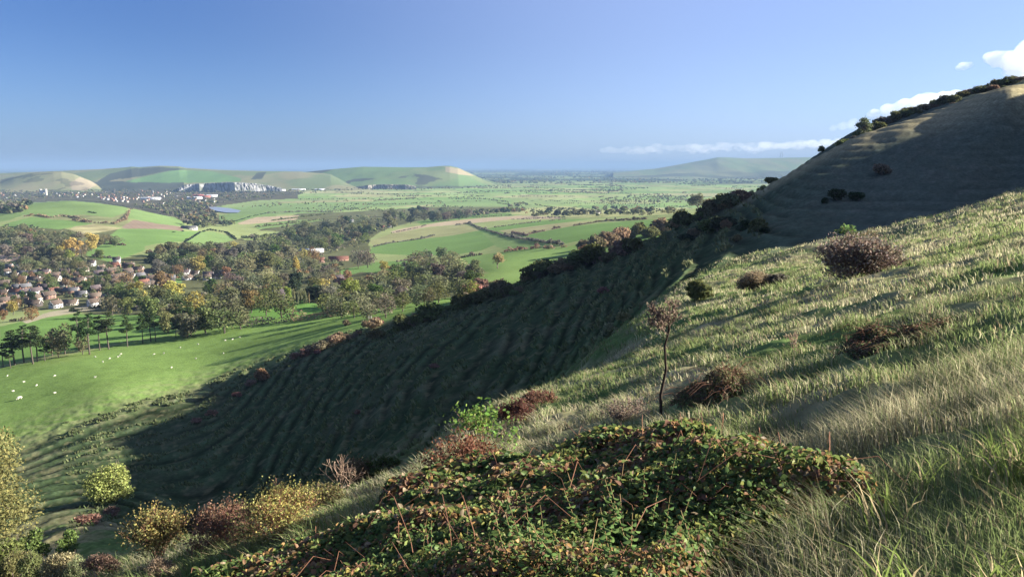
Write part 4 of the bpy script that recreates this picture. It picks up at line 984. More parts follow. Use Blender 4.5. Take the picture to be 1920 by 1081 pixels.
wood("185,445 215,440 225,446 205,462 190,476 178,478", 6, (16, 22), KM, DUSK, 'trees at the edge of the hill fields', 9)
wood("275,482 300,468 345,458 400,462 440,462 440,490 400,498 340,496 290,500", 26, (24, 34), KM, AUT, 'trees behind the village', 12)
wood("435,470 480,452 530,455 560,470 600,472 605,488 560,494 520,490 470,490 440,500", 17, (26, 36), KM, AUT, 'trees around the farm', 13)
wood("270,555 330,540 350,560 420,575 455,590 440,605 380,608 330,605 290,590 262,580", 16, (40, 54), (['dense', 'sparse', 'broad'], [3, 3, 2]), (['olive', 'brown', 'greybrown', 'yellow'], [4, 3, 4, .8]), 'trees of the clump beyond the pine row', 17)
wood("205,540 260,535 270,560 235,575 200,572 190,560", 7, (34, 46), KM, AUT, 'trees along the village lane', 15)
wood("415,540 470,535 520,545 530,568 500,580 440,580 415,565", 11, (38, 52), (['dense', 'sparse', 'broad'], [3, 2, 3]), (['olive', 'brown', 'russet', 'greybrown', 'green'], [4, 3, 1.4, 4, .8]), 'trees of the grove left of the willow', 16)
wood("420,505 470,515 520,510 540,530 500,535 440,528", 8, (26, 36), KM, AUT, 'trees around the farm', 13)
wood("575,510 620,505 640,520 615,545 590,545", 8, (28, 38), KM, AUT, 'trees around the farm', 13)
wood("625,545 680,530 740,505 800,495 860,505 905,520 895,535 840,545 780,560 700,575 640,578 610,568", 40, (34, 48), (['broad', 'sparse', 'dense'], [4, 4, 1.5]), (['greybrown', 'olive', 'pale', 'green', 'purple', 'russet', 'lime', 'dark'], [6, 5, 3, 1.2, 1.6, .6, .5, .6]), 'trees of the wood below the spur', 14)
wood("780,480 830,472 870,482 905,500 890,512 830,505 780,500", 9, (28, 38), (['sparse', 'broad'], [4, 1]), (['greybrown', 'straw', 'pale'], [4, 1.5, 1.5]), 'trees of the wood below the spur', 14)
wood("530,430 600,415 640,408 700,404 720,420 700,440 660,450 610,458 560,455", 40, (17, 24), KM, (['greybrown', 'olive', 'dark', 'pale', 'brown', 'green'], [5, 4, 2.4, 2.4, 2, 1]), 'trees of the mixed copse in the valley', 10)
wood("720,396 800,390 880,390 878,402 800,408 740,418 715,418", 26, (15, 21), KM, (['purple', 'dark', 'brown', 'olive', 'greybrown'], [3, 3, 3, 2, 2]), 'trees of the dark tree belt in the valley', 8)
# --- lone bushes out in the fields
def bush_at(u, v, hp, wp, kind, tint, label, group=None, cat='bush', name='bush', ymin=60):
    pr = (BUSHF if hp > 40 else BUSH) if kind == 'bush' else GORSE; p = P(u, v, 0, ymin); h = hpx(hp, p[1]); w_ = hpx(wp, p[1])
    return place(pick(pr), name, tuple(p), w_/3.1, RV.rand()*6.28, vary(T[tint], RV, .15), label, cat, group, h/(2.5 if kind == 'bush' else 2.0))
def bush_row(line, n, hp, wr, kinds, tints, label, group, name='bush', ymin=60, jit=3, cat='bush'):
    g = np.array(pxs(line)); seg = np.concatenate([[0], np.cumsum(np.hypot(*np.diff(g, axis=0).T))])
    for i in range(n):
        if jit > 2 and 8 < n < 50 and RV.rand() < .16: continue
        s = seg[-1]*(i+.2+.6*RV.rand())/n; u = np.interp(s, seg, g[:, 0]); v = np.interp(s, seg, g[:, 1])+jit*RV.normal()*.5
        h = hp[0]*.7+(hp[1]*1.1-hp[0]*.7)*RV.rand()**1.2; tn = pick(*tints)
        size = 'tall' if h > hp[0]*.35+hp[1]*.65 else ('low' if h < hp[0]*.65+hp[1]*.35 else 'rounded')
        part = ['left end', 'left half', 'middle', 'right half', 'right end'][min(4, int(5*(i+.5)/n))]
        bush_at(u, v, h, h*(wr[0]+(wr[1]-wr[0])*RV.rand()), pick(*kinds), tn, label.format(size=size, col=WORD[tn], part=part), group, cat, name, ymin)
bush_row("552,676 580,668 610,655 640,642 670,628 700,615 725,604", 15, (14, 24), (1.1, 1.7), (['bush'], None), (['hawthorn', 'purple', 'pink'], [3, 1, 1.2]), '{size} {col} bush at the {part} of the hedge along the foot of the down', 'bushes along the foot of the down', ymin=120)
bush_row("700,640 730,628 760,618 790,608 830,592", 13, (18, 32), (1.3, 2.), (['gorse'], None), (['gorse', 'olive', 'hawthorn'], [3, 1.5, 1]), '{size} {col} bush in the {part} of the big gorse bank above the field', 'gorse bushes on the lower spur', ymin=120)
bush_row("745,612 790,600 840,582 870,566", 10, (16, 28), (1.2, 1.7), (['bush'], None), (['hawthorn', 'gorse', 'olive', 'pink'], [3, 2, 1, 1]), '{size} {col} bush at the {part} of the scrub behind the gorse bank', 'scrub behind the gorse bank', ymin=120)
bush_row("850,590 880,572 910,562 950,556 990,550", 14, (18, 32), (1.3, 2.), (['gorse', 'bush'], [3, 1]), (['gorse', 'brown', 'olive'], [3, 1, 1.5]), '{size} {col} bush in the {part} of the second gorse bank on the spur', 'gorse bushes of the second bank', ymin=120)
bush_row("870,560 900,548 935,540", 7, (20, 30), (1.1, 1.5), (['bush'], None), (['pink', 'hawthorn', 'olive'], [2, 2, 1]), '{size} {col} bush at the {part} of the thicket joining wood and spur', 'thicket joining wood and spur', ymin=120)
bush_row("985,530 1020,518 1060,508 1100,496 1140,486 1175,474 1200,464", 22, (20, 36), (1.2, 1.8), (['bush', 'gorse'], [2, 1]), (['hawthorn', 'gorse', 'olive', 'brown', 'russet'], [3, 2, 2, 2, .7]), '{size} {col} bush in the {part} of the long thicket on the spur edge', 'long thicket on the spur edge', ymin=120)
bush_row("1085,478 1120,466 1165,452 1200,442", 9, (22, 34), (1.2, 1.8), (['bush'], None), (['brown', 'hawthorn', 'olive'], [2, 2, 1]), '{size} {col} bush at the {part} of the upper spur thicket', 'upper spur thicket', ymin=120)
bush_row("1195,452 1230,440 1270,428 1310,412 1345,398 1390,374", 20, (18, 30), (1.3, 1.9), (['gorse', 'bush'], [2, 2]), (['gorse', 'brown', 'hawthorn', 'olive'], [2, 2, 1.5, 1.5]), '{size} {col} bush in the {part} of the scrub below the bare skyline tree', 'scrub below the bare skyline tree', ymin=120)
bush_row("1280,455 1310,440 1350,432 1400,436 1440,440", 11, (18, 30), (1.3, 2.), (['gorse'], None), (['gorse', 'dark', 'hawthorn'], [3, 1, 1]), '{size} {col} bush at the {part} of the dark scrub in the hollow head', 'dark scrub in the hollow head', ymin=100)
bush_row("1572,282 1600,264 1640,243 1690,222 1740,205 1790,190 1850,170 1915,152", 58, (9, 17), (1.4, 2.4), (['bush', 'gorse'], [3, 1]), (['purple', 'greybrown', 'gorse', 'hawthorn'], [2, 2, 2, 1]), '{size} {col} bush on the {part} of the upper ridge skyline', 'bushes along the upper ridge skyline', ymin=236)
bush_row("1430,352 1450,343 1480,328", 4, (8, 14), (1.4, 2.), (['gorse'], None), (['gorse'], None), '{size} {col} bush at the {part} of the small ledge under the ridge', 'bushes on the ledge under the ridge', ymin=236)
for a in [(492, 712, 30, 36, 'bush', 'copper', 'round copper-brown bush at the corner of the sheep field'), (470, 722, 18, 26, 'bush', 'hawthorn', 'small brown bush left of the round copper one'), (445, 742, 14, 20, 'bush', 'pink', 'little pinkish bush on the shadow edge'), (398, 778, 15, 30, 'bush', 'pink', 'pinkish bush in shade, right one of a pair'), (372, 792, 13, 26, 'bush', 'pink', 'pinkish bush in shade, left one of a pair'),
          (1542, 285, 12, 18, 'gorse', 'gorse', 'small dark bush on the ridge slope, upper of two'), (1517, 300, 9, 12, 'gorse', 'gorse', 'tiny dark bush on the ridge slope, lower of two'),
          (1655, 330, 26, 34, 'bush', 'hawthorn', 'lone bush with a sunlit top high on the shaded slope'), (1570, 376, 24, 34, 'gorse', 'dark', 'dark bush on the shaded slope above the hawthorn'), (1608, 374, 18, 34, 'gorse', 'dark', 'low dark bush right of the one above the hawthorn'), (1545, 382, 12, 16, 'gorse', 'dark', 'tiny dark bush left of the pair on the shaded slope'),
          (210, 944, 84, 98, 'bush', 'sunlit_olive', 'large round yellowish-olive bush alone in the shaded hollow'), (165, 985, 24, 50, 'bush', 'pink', 'low pinkish brush below the round olive bush'), (205, 966, 20, 50, 'bush', 'pink', 'straggling pink-tinted brush right under the round olive bush'), (70, 1062, 84, 70, 'dense', 'green', ''), (125, 1045, 70, 56, 'dense', 'green', ''),
          (1412, 546, 44, 74, 'bush', 'hawthorn', 'dark reddish bush at the shadow edge left of the hawthorn'), (1450, 538, 30, 50, 'bush', 'purple', 'small purple-brown bush touching the dark reddish one'), (1308, 562, 42, 60, 'gorse', 'gorse', 'dark gorse bush where the sunlit slope meets the hollow'), (1140, 628, 34, 44, 'bush', 'straw', 'straw-brown bush left of the sapling crown'), (1170, 600, 22, 36, 'bush', 'straw', 'pale dry bush above the straw-brown one'),
          (1130, 552, 18, 26, 'bush', 'pink', 'reddish bush high in the shaded hollow'), (815, 690, 12, 24, 'bush', 'pink', 'pinkish bush alone in the middle of the shaded slope'), (672, 772, 12, 22, 'bush', 'pink', 'small pinkish bush low on the shaded slope'), (1380, 452, 16, 26, 'bush', 'straw', 'pale bush in the hollow head under the skyline'), (1100, 494, 14, 18, 'bush', 'pink', 'small pink bush on the sunlit spur edge'), (650, 610, 15, 22, 'bush', 'hawthorn', 'round bush alone in the upper corner of the sheep field'),
          (262, 1010, 26, 36, 'bush', 'olive', 'small olive bush deep in the shade at bottom left')]:
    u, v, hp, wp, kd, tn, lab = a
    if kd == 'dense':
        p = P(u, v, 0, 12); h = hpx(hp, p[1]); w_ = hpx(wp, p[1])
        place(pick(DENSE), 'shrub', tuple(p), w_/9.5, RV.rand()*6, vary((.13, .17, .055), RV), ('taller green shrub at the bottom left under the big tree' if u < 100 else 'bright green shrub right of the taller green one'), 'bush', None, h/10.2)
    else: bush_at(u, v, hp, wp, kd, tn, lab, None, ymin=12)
# --- bottom-left trees and scrub
rs = np.random.RandomState(88)
def left_tree():
    p = P(-62, 1070, 0, 40); h = hpx(330, p[1]); R_ = hpx(150, p[1]); bl = broad_blobs(rs, h, R_, 30, .05)
    root = bpy.data.objects.new('willow_tree', None); C.objects.link(root); root.location = p
    o = link('crown', leaf_mesh('crown', bl, 48000, .0024*p[1], M_leaf, rs, .6, 1.35, 1.1, (.3, 1.08), 1., 1.6), root); o.color = (.225, .215, .085, 1)
    mb = MB(); limbs(mb, (0, 0, -1), (0, 0, h*.7), bl, rs, h*.02); link('trunk', mb.mesh('trunk', M_bark), root)
    tag(root, 'big sunlit olive-yellow tree cut off by the left edge of the frame', 'tree')
left_tree()
bush_row("-10,1085 40,1100 100,1095 150,1085", 7, (60, 100), (.8, 1.2), (['bush'], None), (['straw', 'olive', 'pale'], [2, 2, 1]), '{size} {col} bush at the {part} of the bottom left corner thicket', 'thicket in the bottom left corner', ymin=8, name='bush')
bush_row("160,1085 220,1090 280,1088 340,1082", 7, (30, 60), (1., 1.6), (['bush'], None), (['pink', 'olive', 'hawthorn', 'straw'], [1, 2, 2, 1]), '{size} {col} bush at the {part} of the scrub under the bottom left slope', 'scrub along the bottom edge', ymin=8)
# --- hedges: each one a thing of its own
M_hedge = M_leaf
NH = [0]
def hedge(line, hm_, tint, label, gap=0., wdt=1., name='hedge', ymin=100, group='field hedges'):
    g = np.array(pxs(line)); pts = np.array([P(u, v, 0, ymin) for u, v in g]); seg = np.concatenate([[0], np.cumsum(np.linalg.norm(np.diff(pts[:, :2], axis=0), axis=1))]); L_ = seg[-1]
    ymean = pts[:, 1].mean(); step = max(1.4, ymean/480); n = max(3, int(L_/step)); rs = np.random.RandomState(NH[0]+500); NH[0] += 1
    bl = []; c0 = pts.mean(0)
    run = vnoise(np.arange(n)*step/14., np.zeros(n), NH[0]+900)
    for i in range(n):
        if run[i] < gap: continue
        s = L_*(i+rs.rand()*.8)/n; x = np.interp(s, seg, pts[:, 0]); y = np.interp(s, seg, pts[:, 1]); z = float(gz(x, y)); h = hm_*(.55+.85*run[i])*(.8+.4*rs.rand())
        if rs.rand() < .05: h *= 1.9
        r = max(h*.5, step*.6)*wdt; bl.append((x-c0[0]+rs.normal()*.3, y-c0[1]+rs.normal()*.3, z-c0[2]+h*.45, r))
    if not bl: return
    per = int(np.clip(26*(500/ymean), 7, 40)); cs = max(.3, 1.5*ymean/759)
    cs = min(cs, hm_*.8)
    me = leaf_mesh('hedge', bl, per*len(bl), cs, M_hedge, rs, .6, 1.35, hm_/(2*max(.3, np.mean([b[3] for b in bl]))), (.5, 1.), .9)
    o = link(name, me, None, c0); o.color = (*vary(T[tint], rs, .12), 1); tag(o, label, 'hedge', group); return o
HEDGES = [("700,463 730,456 790,448 815,441", 2.6, 'purple', 'dark broken hedge below the pale square field right of the wood', .2), ("735,437 780,428 800,422", 2.4, 'purple', 'short dark hedge under the tan strip beside the tree belt', .25), ("845,424 880,419 925,436 960,445 1000,452 1055,460", 3., 'purple', 'long thick hedge slanting down between the green fields', .1),
    ("905,429 960,422 1000,417 1062,411", 2.4, 'purple', 'thin hedge along the tan ridge strip right of the slanting hedge', .3), ("985,441 1050,427", 3., 'purple', 'dark hedge climbing to the right from the field crossing', .1), ("1075,424 1130,415 1212,411", 3., 'purple', 'dark hedge along the top of the bright right-hand field', .05), ("960,437 990,442", 3.2, 'purple', 'short dense hedge at the field crossing', 0),
    ("745,491 790,484 815,478", 3., 'purple', 'dark hedge stub left of the grey wood top', .1), ("860,484 880,481 905,477", 2.8, 'purple', 'hedge left of the lone bare tree', .1), ("945,472 980,468 1012,465", 3., 'hawthorn', 'row of round bushes hedging the lone tree field', .2), ("1020,468 1062,463", 2.6, 'hawthorn', 'broken hedge running right to the spur thicket', .3),
    ("345,456 375,436 395,430", 2.2, 'dark', 'thin hedge slanting between the two green fields of the hill foot', .15), ("300,438 345,434", 1.8, 'dark', 'faint hedge along the right of the ploughed field', .35), ("395,432 425,436 442,449", 3.2, 'dark', 'dark curved tree-lined hedge around the small bright field', 0), ("62,378 130,374 190,379 240,389", 2.2, 'dark', 'dark hedge line along the top of the village hill', 0), ("244,393 300,401 345,416", 2.2, 'purple', 'hedge along the upper edge of the right hill field', .1),
    ("135,413 175,418 215,420 235,412 243,396", 4.5, 'hawthorn', 'thick brown scrub hedge curling round the hill', 0), ("95,408 120,405 150,410", 3.5, 'hawthorn', 'short brown thicket in the middle of the hill field', .1), ("46,406 70,404 92,408", 3.5, 'hawthorn', 'brown thicket at the left of the hill field', .1), ("165,398 180,400", 2.4, 'dark', 'three tiny dark bushes in the hill field', .2), ("206,458 222,459 235,460", 3., 'hawthorn', 'little dark thicket in the meadow above the village', .1), ("172,480 190,483 212,484", 3.4, 'purple', 'scrub line at the bottom of the meadow above the village', .1),
    ("465,612 490,608 520,606 545,602", 4.2, 'purple', 'dark hedge at the top of the sheep field, left stretch', 0), ("548,602 580,600 620,594 655,588", 4.4, 'hawthorn', 'bushy hedge at the top of the sheep field, right stretch', .05), ("0,606 30,602 60,598", 2.5, 'hawthorn', 'low hedge beside the lane at the left edge', .2), ("130,585 160,580 190,577", 2.2, 'dark', 'low dark hedge in front of the village lane', .1),
    ("455,447 530,437", 3., 'dark', 'dark hedge under the pale field right of the hill', .1), ("430,418 470,406 500,400", 2.2, 'dark', 'ditch hedge slanting by the blue pool', .2), ("510,414 560,408 610,402", 4., 'olive', 'line of trees along the tan field beyond the pool', .1), ("480,426 540,420 600,412", 4.5, 'greybrown', 'tree-lined hedge below the tan field', 0), ("500,400 560,397 625,398", 4., 'purple', 'dark copse line on the marsh beyond the wood', .15), ("700,377 740,375 780,371", 5., 'purple', 'tree line on the marsh under the green down', .25),
    ("960,412 1000,410 1060,407", 2.6, 'purple', 'hedge along the far side of the tan strip', .2), ("820,414 860,409 960,404", 3., 'purple', 'thin hedge in front of the dark tree belt', .3)]
for ln, h_, tn, lab, gp in HEDGES: hedge(ln, h_, tn, lab, gp)
# --- far woods and hedgerow trees too many to count: one mass
rs = np.random.RandomState(404)
FB = []
def far_fill(px, n, hm_, ymin=500):
    g = np.array(pxs(px)); lo, hi = g.min(0), g.max(0); U = lo[0]+(hi[0]-lo[0])*rs.rand(n*6); V = lo[1]+(hi[1]-lo[1])*rs.rand(n*6)
    m = inpoly(g, U, V); U, V = U[m][:n], V[m][:n]
    for u, v in zip(U, V):
        t, y = ground_px(u, v, 0, ymin); h = hm_*(.6+.8*rs.rand()); FB.append((t*y, y, h, h*.48))
far_fill("0,352 60,350 120,352 180,352 200,345 345,348 350,356 480,358 560,352 640,352 655,358 560,366 480,374 430,378 400,386 350,384 300,376 240,372 130,372 60,376 0,400", 900, 11, 1500)
far_fill("250,388 330,380 400,384 395,396 410,410 400,420 352,416 300,400", 330, 11, 900)
far_fill("345,420 420,412 440,424 380,430 348,426", 70, 10, 800)
far_fill("0,392 50,380 60,385 45,400 0,405", 70, 12, 800)
far_fill("560,352 660,354 780,354 900,350 960,348 960,352 780,357 660,358 560,357", 170, 9, 2000)
far_fill("1120,376 1200,367 1290,370 1290,382 1200,384 1120,383", 190, 10, 800)
far_fill("985,402 1020,396 1060,395 1130,392 1200,395 1280,397 1285,405 1200,408 1090,409 1000,409", 150, 11, 800)
far_fill("885,402 950,396 985,394 985,399 950,401 890,407", 90, 11, 800)
far_fill("950,386 985,383 990,388 955,391", 30, 10, 800)
far_fill("440,390 520,384 640,378 700,372 640,380 520,390", 40, 7, 1500)
far_fill("610,440 700,425 730,432 690,448 640,456 600,462", 90, 9, 800)
far_fill("470,448 530,446 560,462 540,470 480,466", 60, 10, 600)
# undergrowth of the nearer woods and the village gardens
NEARU = len(FB)
for px, n in (("0,428 50,425 100,438 150,440 170,452 150,470 120,478 60,474 0,470", 260), ("30,478 100,482 160,488 165,500 110,506 40,500 0,500", 90), ("275,482 300,468 345,458 400,462 440,462 440,490 400,498 340,496 290,500", 170), ("435,470 480,452 530,455 560,470 600,472 605,488 560,494 520,490 470,490 440,500", 170), ("440,500 520,492 600,490 640,500 640,520 615,545 590,545 560,520 540,535 500,535 440,528", 170),
             ("262,580 275,552 330,540 350,560 420,575 455,590 440,612 380,618 330,612", 120), ("415,540 470,535 520,545 530,568 500,584 440,584 415,565", 90), ("610,572 625,545 680,530 740,505 800,495 860,505 905,520 895,540 840,552 780,568 700,582 640,586", 330), ("530,430 600,415 640,408 700,404 720,420 700,440 660,455 610,470 560,470", 260), ("715,420 720,398 800,392 880,392 878,404 800,410 740,420", 130), ("190,560 205,540 260,535 270,560 235,580 200,578", 40), ("700,440 690,462 655,470 625,478 600,470 660,455", 60)):
    far_fill(px, n, 6.5, 300)
far_fill("0,500 60,508 100,508 170,508 250,500 310,512 420,508 425,530 330,530 268,548 235,562 190,568 140,563 85,555 60,583 0,585", 330, 3.6, 300)
# marsh hedgerows
for k in range(150):
    y = math.exp(rs.uniform(math.log(2300), math.log(7500))); t = rs.uniform(-.38, .42); a = rs.normal()*.5+(0 if rs.rand() < .75 else 1.3); Lh = rs.uniform(60, 420)
    if y > 4600 and t < -.02: continue
    m = int(Lh/9)
    for i in range(m):
        if rs.rand() < .3: continue
        q = Lh*(i/m-.5); x = t*y+q*math.cos(a); yy = y+q*math.sin(a); h = rs.uniform(2, 6.5); FB.append((x, yy, h, h*.55))
for k in range(420):
    y = math.exp(rs.uniform(math.log(6500), math.log(22000))); t = rs.uniform(-.1, .44); h = rs.uniform(7, 13); m = rs.randint(3, 9)
    for i in range(m): FB.append((t*y+rs.normal()*160, y+rs.normal()*60, h, h*1.2))
FB = np.array(FB); fz = gz(FB[:, 0], FB[:, 1])
nc = np.clip((FB[:, 3]*759/FB[:, 1])**2*6, 5, 110).astype(int); idx = np.repeat(np.arange(len(FB)), nc); d = rdir(len(idx), rs); d[:, 2] = np.abs(d[:, 2])
cen = np.stack([FB[idx, 0], FB[idx, 1], fz[idx]+FB[idx, 2]*.48], 1)+d*np.stack([FB[idx, 3], FB[idx, 3], FB[idx, 2]*.5], 1)*(.55+.5*rs.rand(len(idx), 1))
V, f = card_verts(cen, unit(d+.7*rs.normal(size=d.shape)), np.maximum(np.where(FB[idx, 1] < 1500, .32, .8)*FB[idx, 3], 1.15*FB[idx, 1]/759), rs)
pal_ = np.array([T['greybrown'], T['olive'], T['brown'], T['purple'], T['dark'], T['russet'], T['pale'], (.05, .06, .04)]); ck = pal_[rs.choice(8, len(FB), p=[.26, .16, .15, .14, .1, .04, .05, .1])]
cc = np.repeat(ck[idx]*(.65+.6*rs.rand(len(idx), 1)), 4, 0)
tag(link('distant_woodland', mesh_np('distant_woodland', V, [f], mat_foliage('far_foliage', trans=.3, objcol=False), cc)), 'distant woods and hedgerow trees across the marsh and town edge', None, None, 'stuff')
# ---------------------------------------------------------------- houses, town, sheep, masts
M_wall = mat_plain('house_wall', (1, 1, 1), .9, True, False, .10, .8)
M_roof = mat_plain('roof_tiles', (1, 1, 1), .85, True, False, .22, 1.6)
M_glass = mat_plain('window_glass', (.03, .035, .045), .12, spec=.6)
M_white = mat_plain('white_trim', (.75, .74, .71), .6)
M_doorm = mat_plain('door_paint', (.12, .09, .07), .6)
M_brick = mat_plain('chimney_brick', (.26, .15, .11), .9, noise=.2)
def gable(L, Wd, h, rise, oh=.45, hipped=False):
    """wall shell with gable ends along x, and a separate roof of real thickness"""
    w = MB(); a, b = L/2, Wd/2
    V = [(-a,-b,-1.5),(a,-b,-1.5),(a,b,-1.5),(-a,b,-1.5),(-a,-b,h),(a,-b,h),(a,b,h),(-a,b,h),(-a,0,h+rise-.12),(a,0,h+rise-.12)]
    w.add(V, [[(0,1,5,4),(2,3,7,6),(1,2,6,5),(3,0,4,7)], [(5,6,9),(7,4,8)]])
    r = MB(); A, B_ = a+oh, b+oh; s = rise/b; ez = h-oh*s; t = .22
    for sg in (-1, 1):
        V = [(-A, sg*B_, ez), (A, sg*B_, ez), (A, 0, h+rise), (-A, 0, h+rise)]; V += [(x, y, z-t) for x, y, z in V]
        r.add(V, [[(0,1,2,3) if sg < 0 else (3,2,1,0), (7,6,5,4) if sg < 0 else (4,5,6,7), (0,4,5,1), (1,5,6,2), (3,7,4,0)]])
    return w.mesh('wall', M_wall), r.mesh('roof', M_roof)
def win(x, y, z, w_, h_, ax):
    m = MB(); d = .05
    if ax == 'y': m.box((x-w_/2, y-d, z), (x+w_/2, y+d, z+h_))
    else: m.box((x-d, y-w_/2, z), (x+d, y+w_/2, z+h_))
    return m.mesh('window', M_glass)
def mk_house(L, Wd, h, rise, porch=False, chim=1, storeys=2, board=True):
    wl, rf = gable(L, Wd, h, rise); parts = [('wall', wl), ('roof', rf)]
    for sg in (-1, 1):
        for zz in ([.9] if storeys == 1 else [.9, 3.3]):
            for x in (-L*.3, L*.02, L*.32): parts.append(('window', win(x, sg*(Wd/2), zz, 1.5, 1.2, 'y')))
        parts.append(('window', win(sg*L/2, -Wd*.12, .8 if storeys == 1 else 3.2, 1.8, 1.25, 'x')))
        if board:
            m = MB(); A = sg*(L/2+.46)
            for s2 in (-1, 1): m.add([(A, s2*(Wd/2+.46), h-.46*rise/(Wd/2)-.05), (A, s2*(Wd/2+.46), h-.46*rise/(Wd/2)-.42), (A, 0, h+rise-.42), (A, 0, h+rise-.02), (A+sg*.06, s2*(Wd/2+.46), h-.46*rise/(Wd/2)-.05), (A+sg*.06, s2*(Wd/2+.46), h-.46*rise/(Wd/2)-.42), (A+sg*.06, 0, h+rise-.42), (A+sg*.06, 0, h+rise-.02)], [[(4,5,6,7), (0,3,2,1), (0,4,7,3), (1,2,6,5)]])
            parts.append(('barge_board', m.mesh('barge_board', M_white)))
    m = MB(); m.box((L*.16, -Wd/2-.06, -.2), (L*.16+1., -Wd/2+.03, 1.95)); parts.append(('door', m.mesh('door', M_doorm)))
    p = proto(parts); p.chim = []
    for k in range(chim):
        m = MB(); x = L*(.30-.62*k); m.box((x-.45, -.32, h+rise-.8), (x+.45, .32, h+rise+1.0)); m.box((x-.28, -.16, h+rise+1.), (x-.06, .1, h+rise+1.35)); m.box((x+.06, -.16, h+rise+1.), (x+.28, .1, h+rise+1.35)); p.chim.append(m.mesh('chimney', M_brick))
    return p
HOUSE = [mk_house(11, 7.6, 4.8, 3.4), mk_house(9.5, 7, 4.6, 3.1), mk_house(13, 7.2, 3.0, 2.9, storeys=1), mk_house(10.5, 8.2, 3.2, 3.6, storeys=1, chim=0), mk_house(15, 7.4, 4.8, 3.2, chim=2)]
BARN = mk_house(26, 9, 3.2, 3.4, storeys=1, chim=0, board=False); SHED = mk_house(34, 18, 4, 2.2, storeys=1, chim=0, board=False)
RC = dict(brown=(.085, .064, .05), red=(.15, .068, .048), grey=(.10, .10, .105), purple=(.085, .066, .066), tan=(.12, .092, .07), pale=(.55, .56, .56), dark=(.055, .045, .045))
WC = dict(white=(.50, .495, .48), cream=(.38, .35, .29), brick=(.25, .15, .11), grey=(.38, .37, .35), timber=(.07, .06, .055))
RWORD = dict(brown='brown', red='red', grey='grey', purple='purplish', tan='tan', pale='pale', dark='dark')
def house(u, v, kind, roof, wall, rz, label, group=None, sc=1., name='house', cat='house', ymin=300):
    p = P(u, v, 0, ymin); pr = kind
    o = place(pr, name, tuple(p), sc, rz, (1, 1, 1), label, cat, group, None, {'wall': WC[wall], 'roof': RC[roof]})
    rf = [c for c in o.children if c.name.startswith('roof')]
    for m in pr.chim:
        c = bpy.data.objects.new('chimney', m); C.objects.link(c)
        if rf: c.parent = rf[0]
    return o
RH = np.random.RandomState(31)
HS = [(105, 577, 1, 'brown', 'white', 1.15, 'white gabled house beside the lane with dark windows'), (176, 574, 1, 'brown', 'white', 1.0, 'smaller white gabled house right along the lane'), (133, 572, 2, 'tan', 'cream', .1, 'low house with a pale brown roof between the two white gabled ones'), (92, 560, 0, 'brown', 'brick', 1.0, 'brick house with white gable edges behind the white gabled house'),
      (68, 552, 0, 'purple', 'white', .9, 'house with white barge boards and a shaded dark gable at the village front'), (8, 570, 1, 'brown', 'brick', .9, 'brick gable house at the left frame edge near the rusty tree'), (120, 540, 0, 'brown', 'white', .15, 'house with a shaded bluish-white front in mid village'), (148, 532, 4, 'tan', 'brick', .1, 'long tan-roofed house in mid village'), (152, 546, 2, 'red', 'brick', .5, 'red-roofed house below the long tan-roofed one'), (80, 530, 3, 'brown', 'timber', .95, 'half-timbered gable house in the left village'),
      (8, 535, 3, 'brown', 'timber', .9, 'half-timbered double gable at the left frame edge'), (4, 552, 2, 'brown', 'brick', .1, 'low brown-roofed house below the half-timbered double gable'), (122, 512, 3, 'brown', 'brick', .9, 'gabled house left of the village centre roofs'), (157, 512, 0, 'brown', 'cream', .9, 'steep gabled house at the top of the village'), (186, 516, 3, 'purple', 'white', .9, 'white-edged gable house right of the village top'), (103, 503, 1, 'grey', 'white', .5, 'white-walled house peeping out at the village top'),
      (37, 506, 1, 'grey', 'white', .9, 'bright white gable among the trees of the upper village'), (172, 498, 1, 'dark', 'white', .2, 'white cottage under the meadow scrub'), (219, 491, 1, 'dark', 'white', .3, 'dark-roofed white house at the meadow corner'), (214, 502, 4, 'red', 'brick', .1, 'pinkish-red long roof at the meadow corner'), (240, 512, 3, 'brown', 'timber', .9, 'timbered gable house right of the meadow corner'), (264, 522, 1, 'grey', 'white', .9, 'white house with a bright gable above the park tree'),
      (305, 524, 3, 'dark', 'timber', .9, 'dark gabled house left of the copper-domed tree'), (362, 502, 2, 'grey', 'white', .1, 'white flat-looking bungalow behind the village'), (318, 510, 4, 'grey', 'cream', .1, 'long grey-roofed terrace behind the copper-domed tree'), (395, 502, 2, 'tan', 'cream', .1, 'pinkish low house near the green cedar'), (415, 514, 2, 'grey', 'white', .2, 'white bungalow in shade near the round grove'), (345, 516, 4, 'purple', 'grey', .05, 'purplish long roof behind the copper-domed tree'), (255, 580, 3, 'dark', 'timber', 1.0, 'large shaded gable house under the lane trees'),
      (523, 480, 0, 'red', 'brick', .6, 'red-brick house half hidden near the domed ash'), (560, 482, 1, 'red', 'brick', 1., 'steep red roof near the orange-gold birch'), (562, 494, 1, 'grey', 'white', .9, 'white house front beside the orange-gold birch'), (602, 492, 0, 'red', 'brick', .2, 'brick house with a red roof left of the twin elms'), (514, 492, 1, 'grey', 'cream', .9, 'house with one pale gable point near the domed ash'), (455, 478, 0, 'dark', 'brick', .2, 'dark roofed house under the yellow treetop'),
      (648, 535, 4, 'red', 'brick', .15, 'red-tiled house in the wood below the farm'), (632, 528, 4, 'purple', 'brick', .3, 'purplish roofed house beside the red-tiled one in the wood'), (526, 562, 0, 'dark', 'timber', .9, 'dark barn with a steep roof at the park edge'), (660, 416, 1, 'grey', 'white', .7, 'white cottage deep in the mixed copse'), (730, 426, 1, 'red', 'white', .9, 'white cottage with a red roof at the copse edge'), (718, 428, 1, 'red', 'brick', .3, 'red cottage next to the white one at the copse edge'), (662, 450, 1, 'grey', 'white', .5, 'white house among gardens by the meadow')]
for (u, v, k, rf, wl, rz, lab) in HS: house(u, v, HOUSE[k], rf, wl, rz, lab, 'village houses', .84)
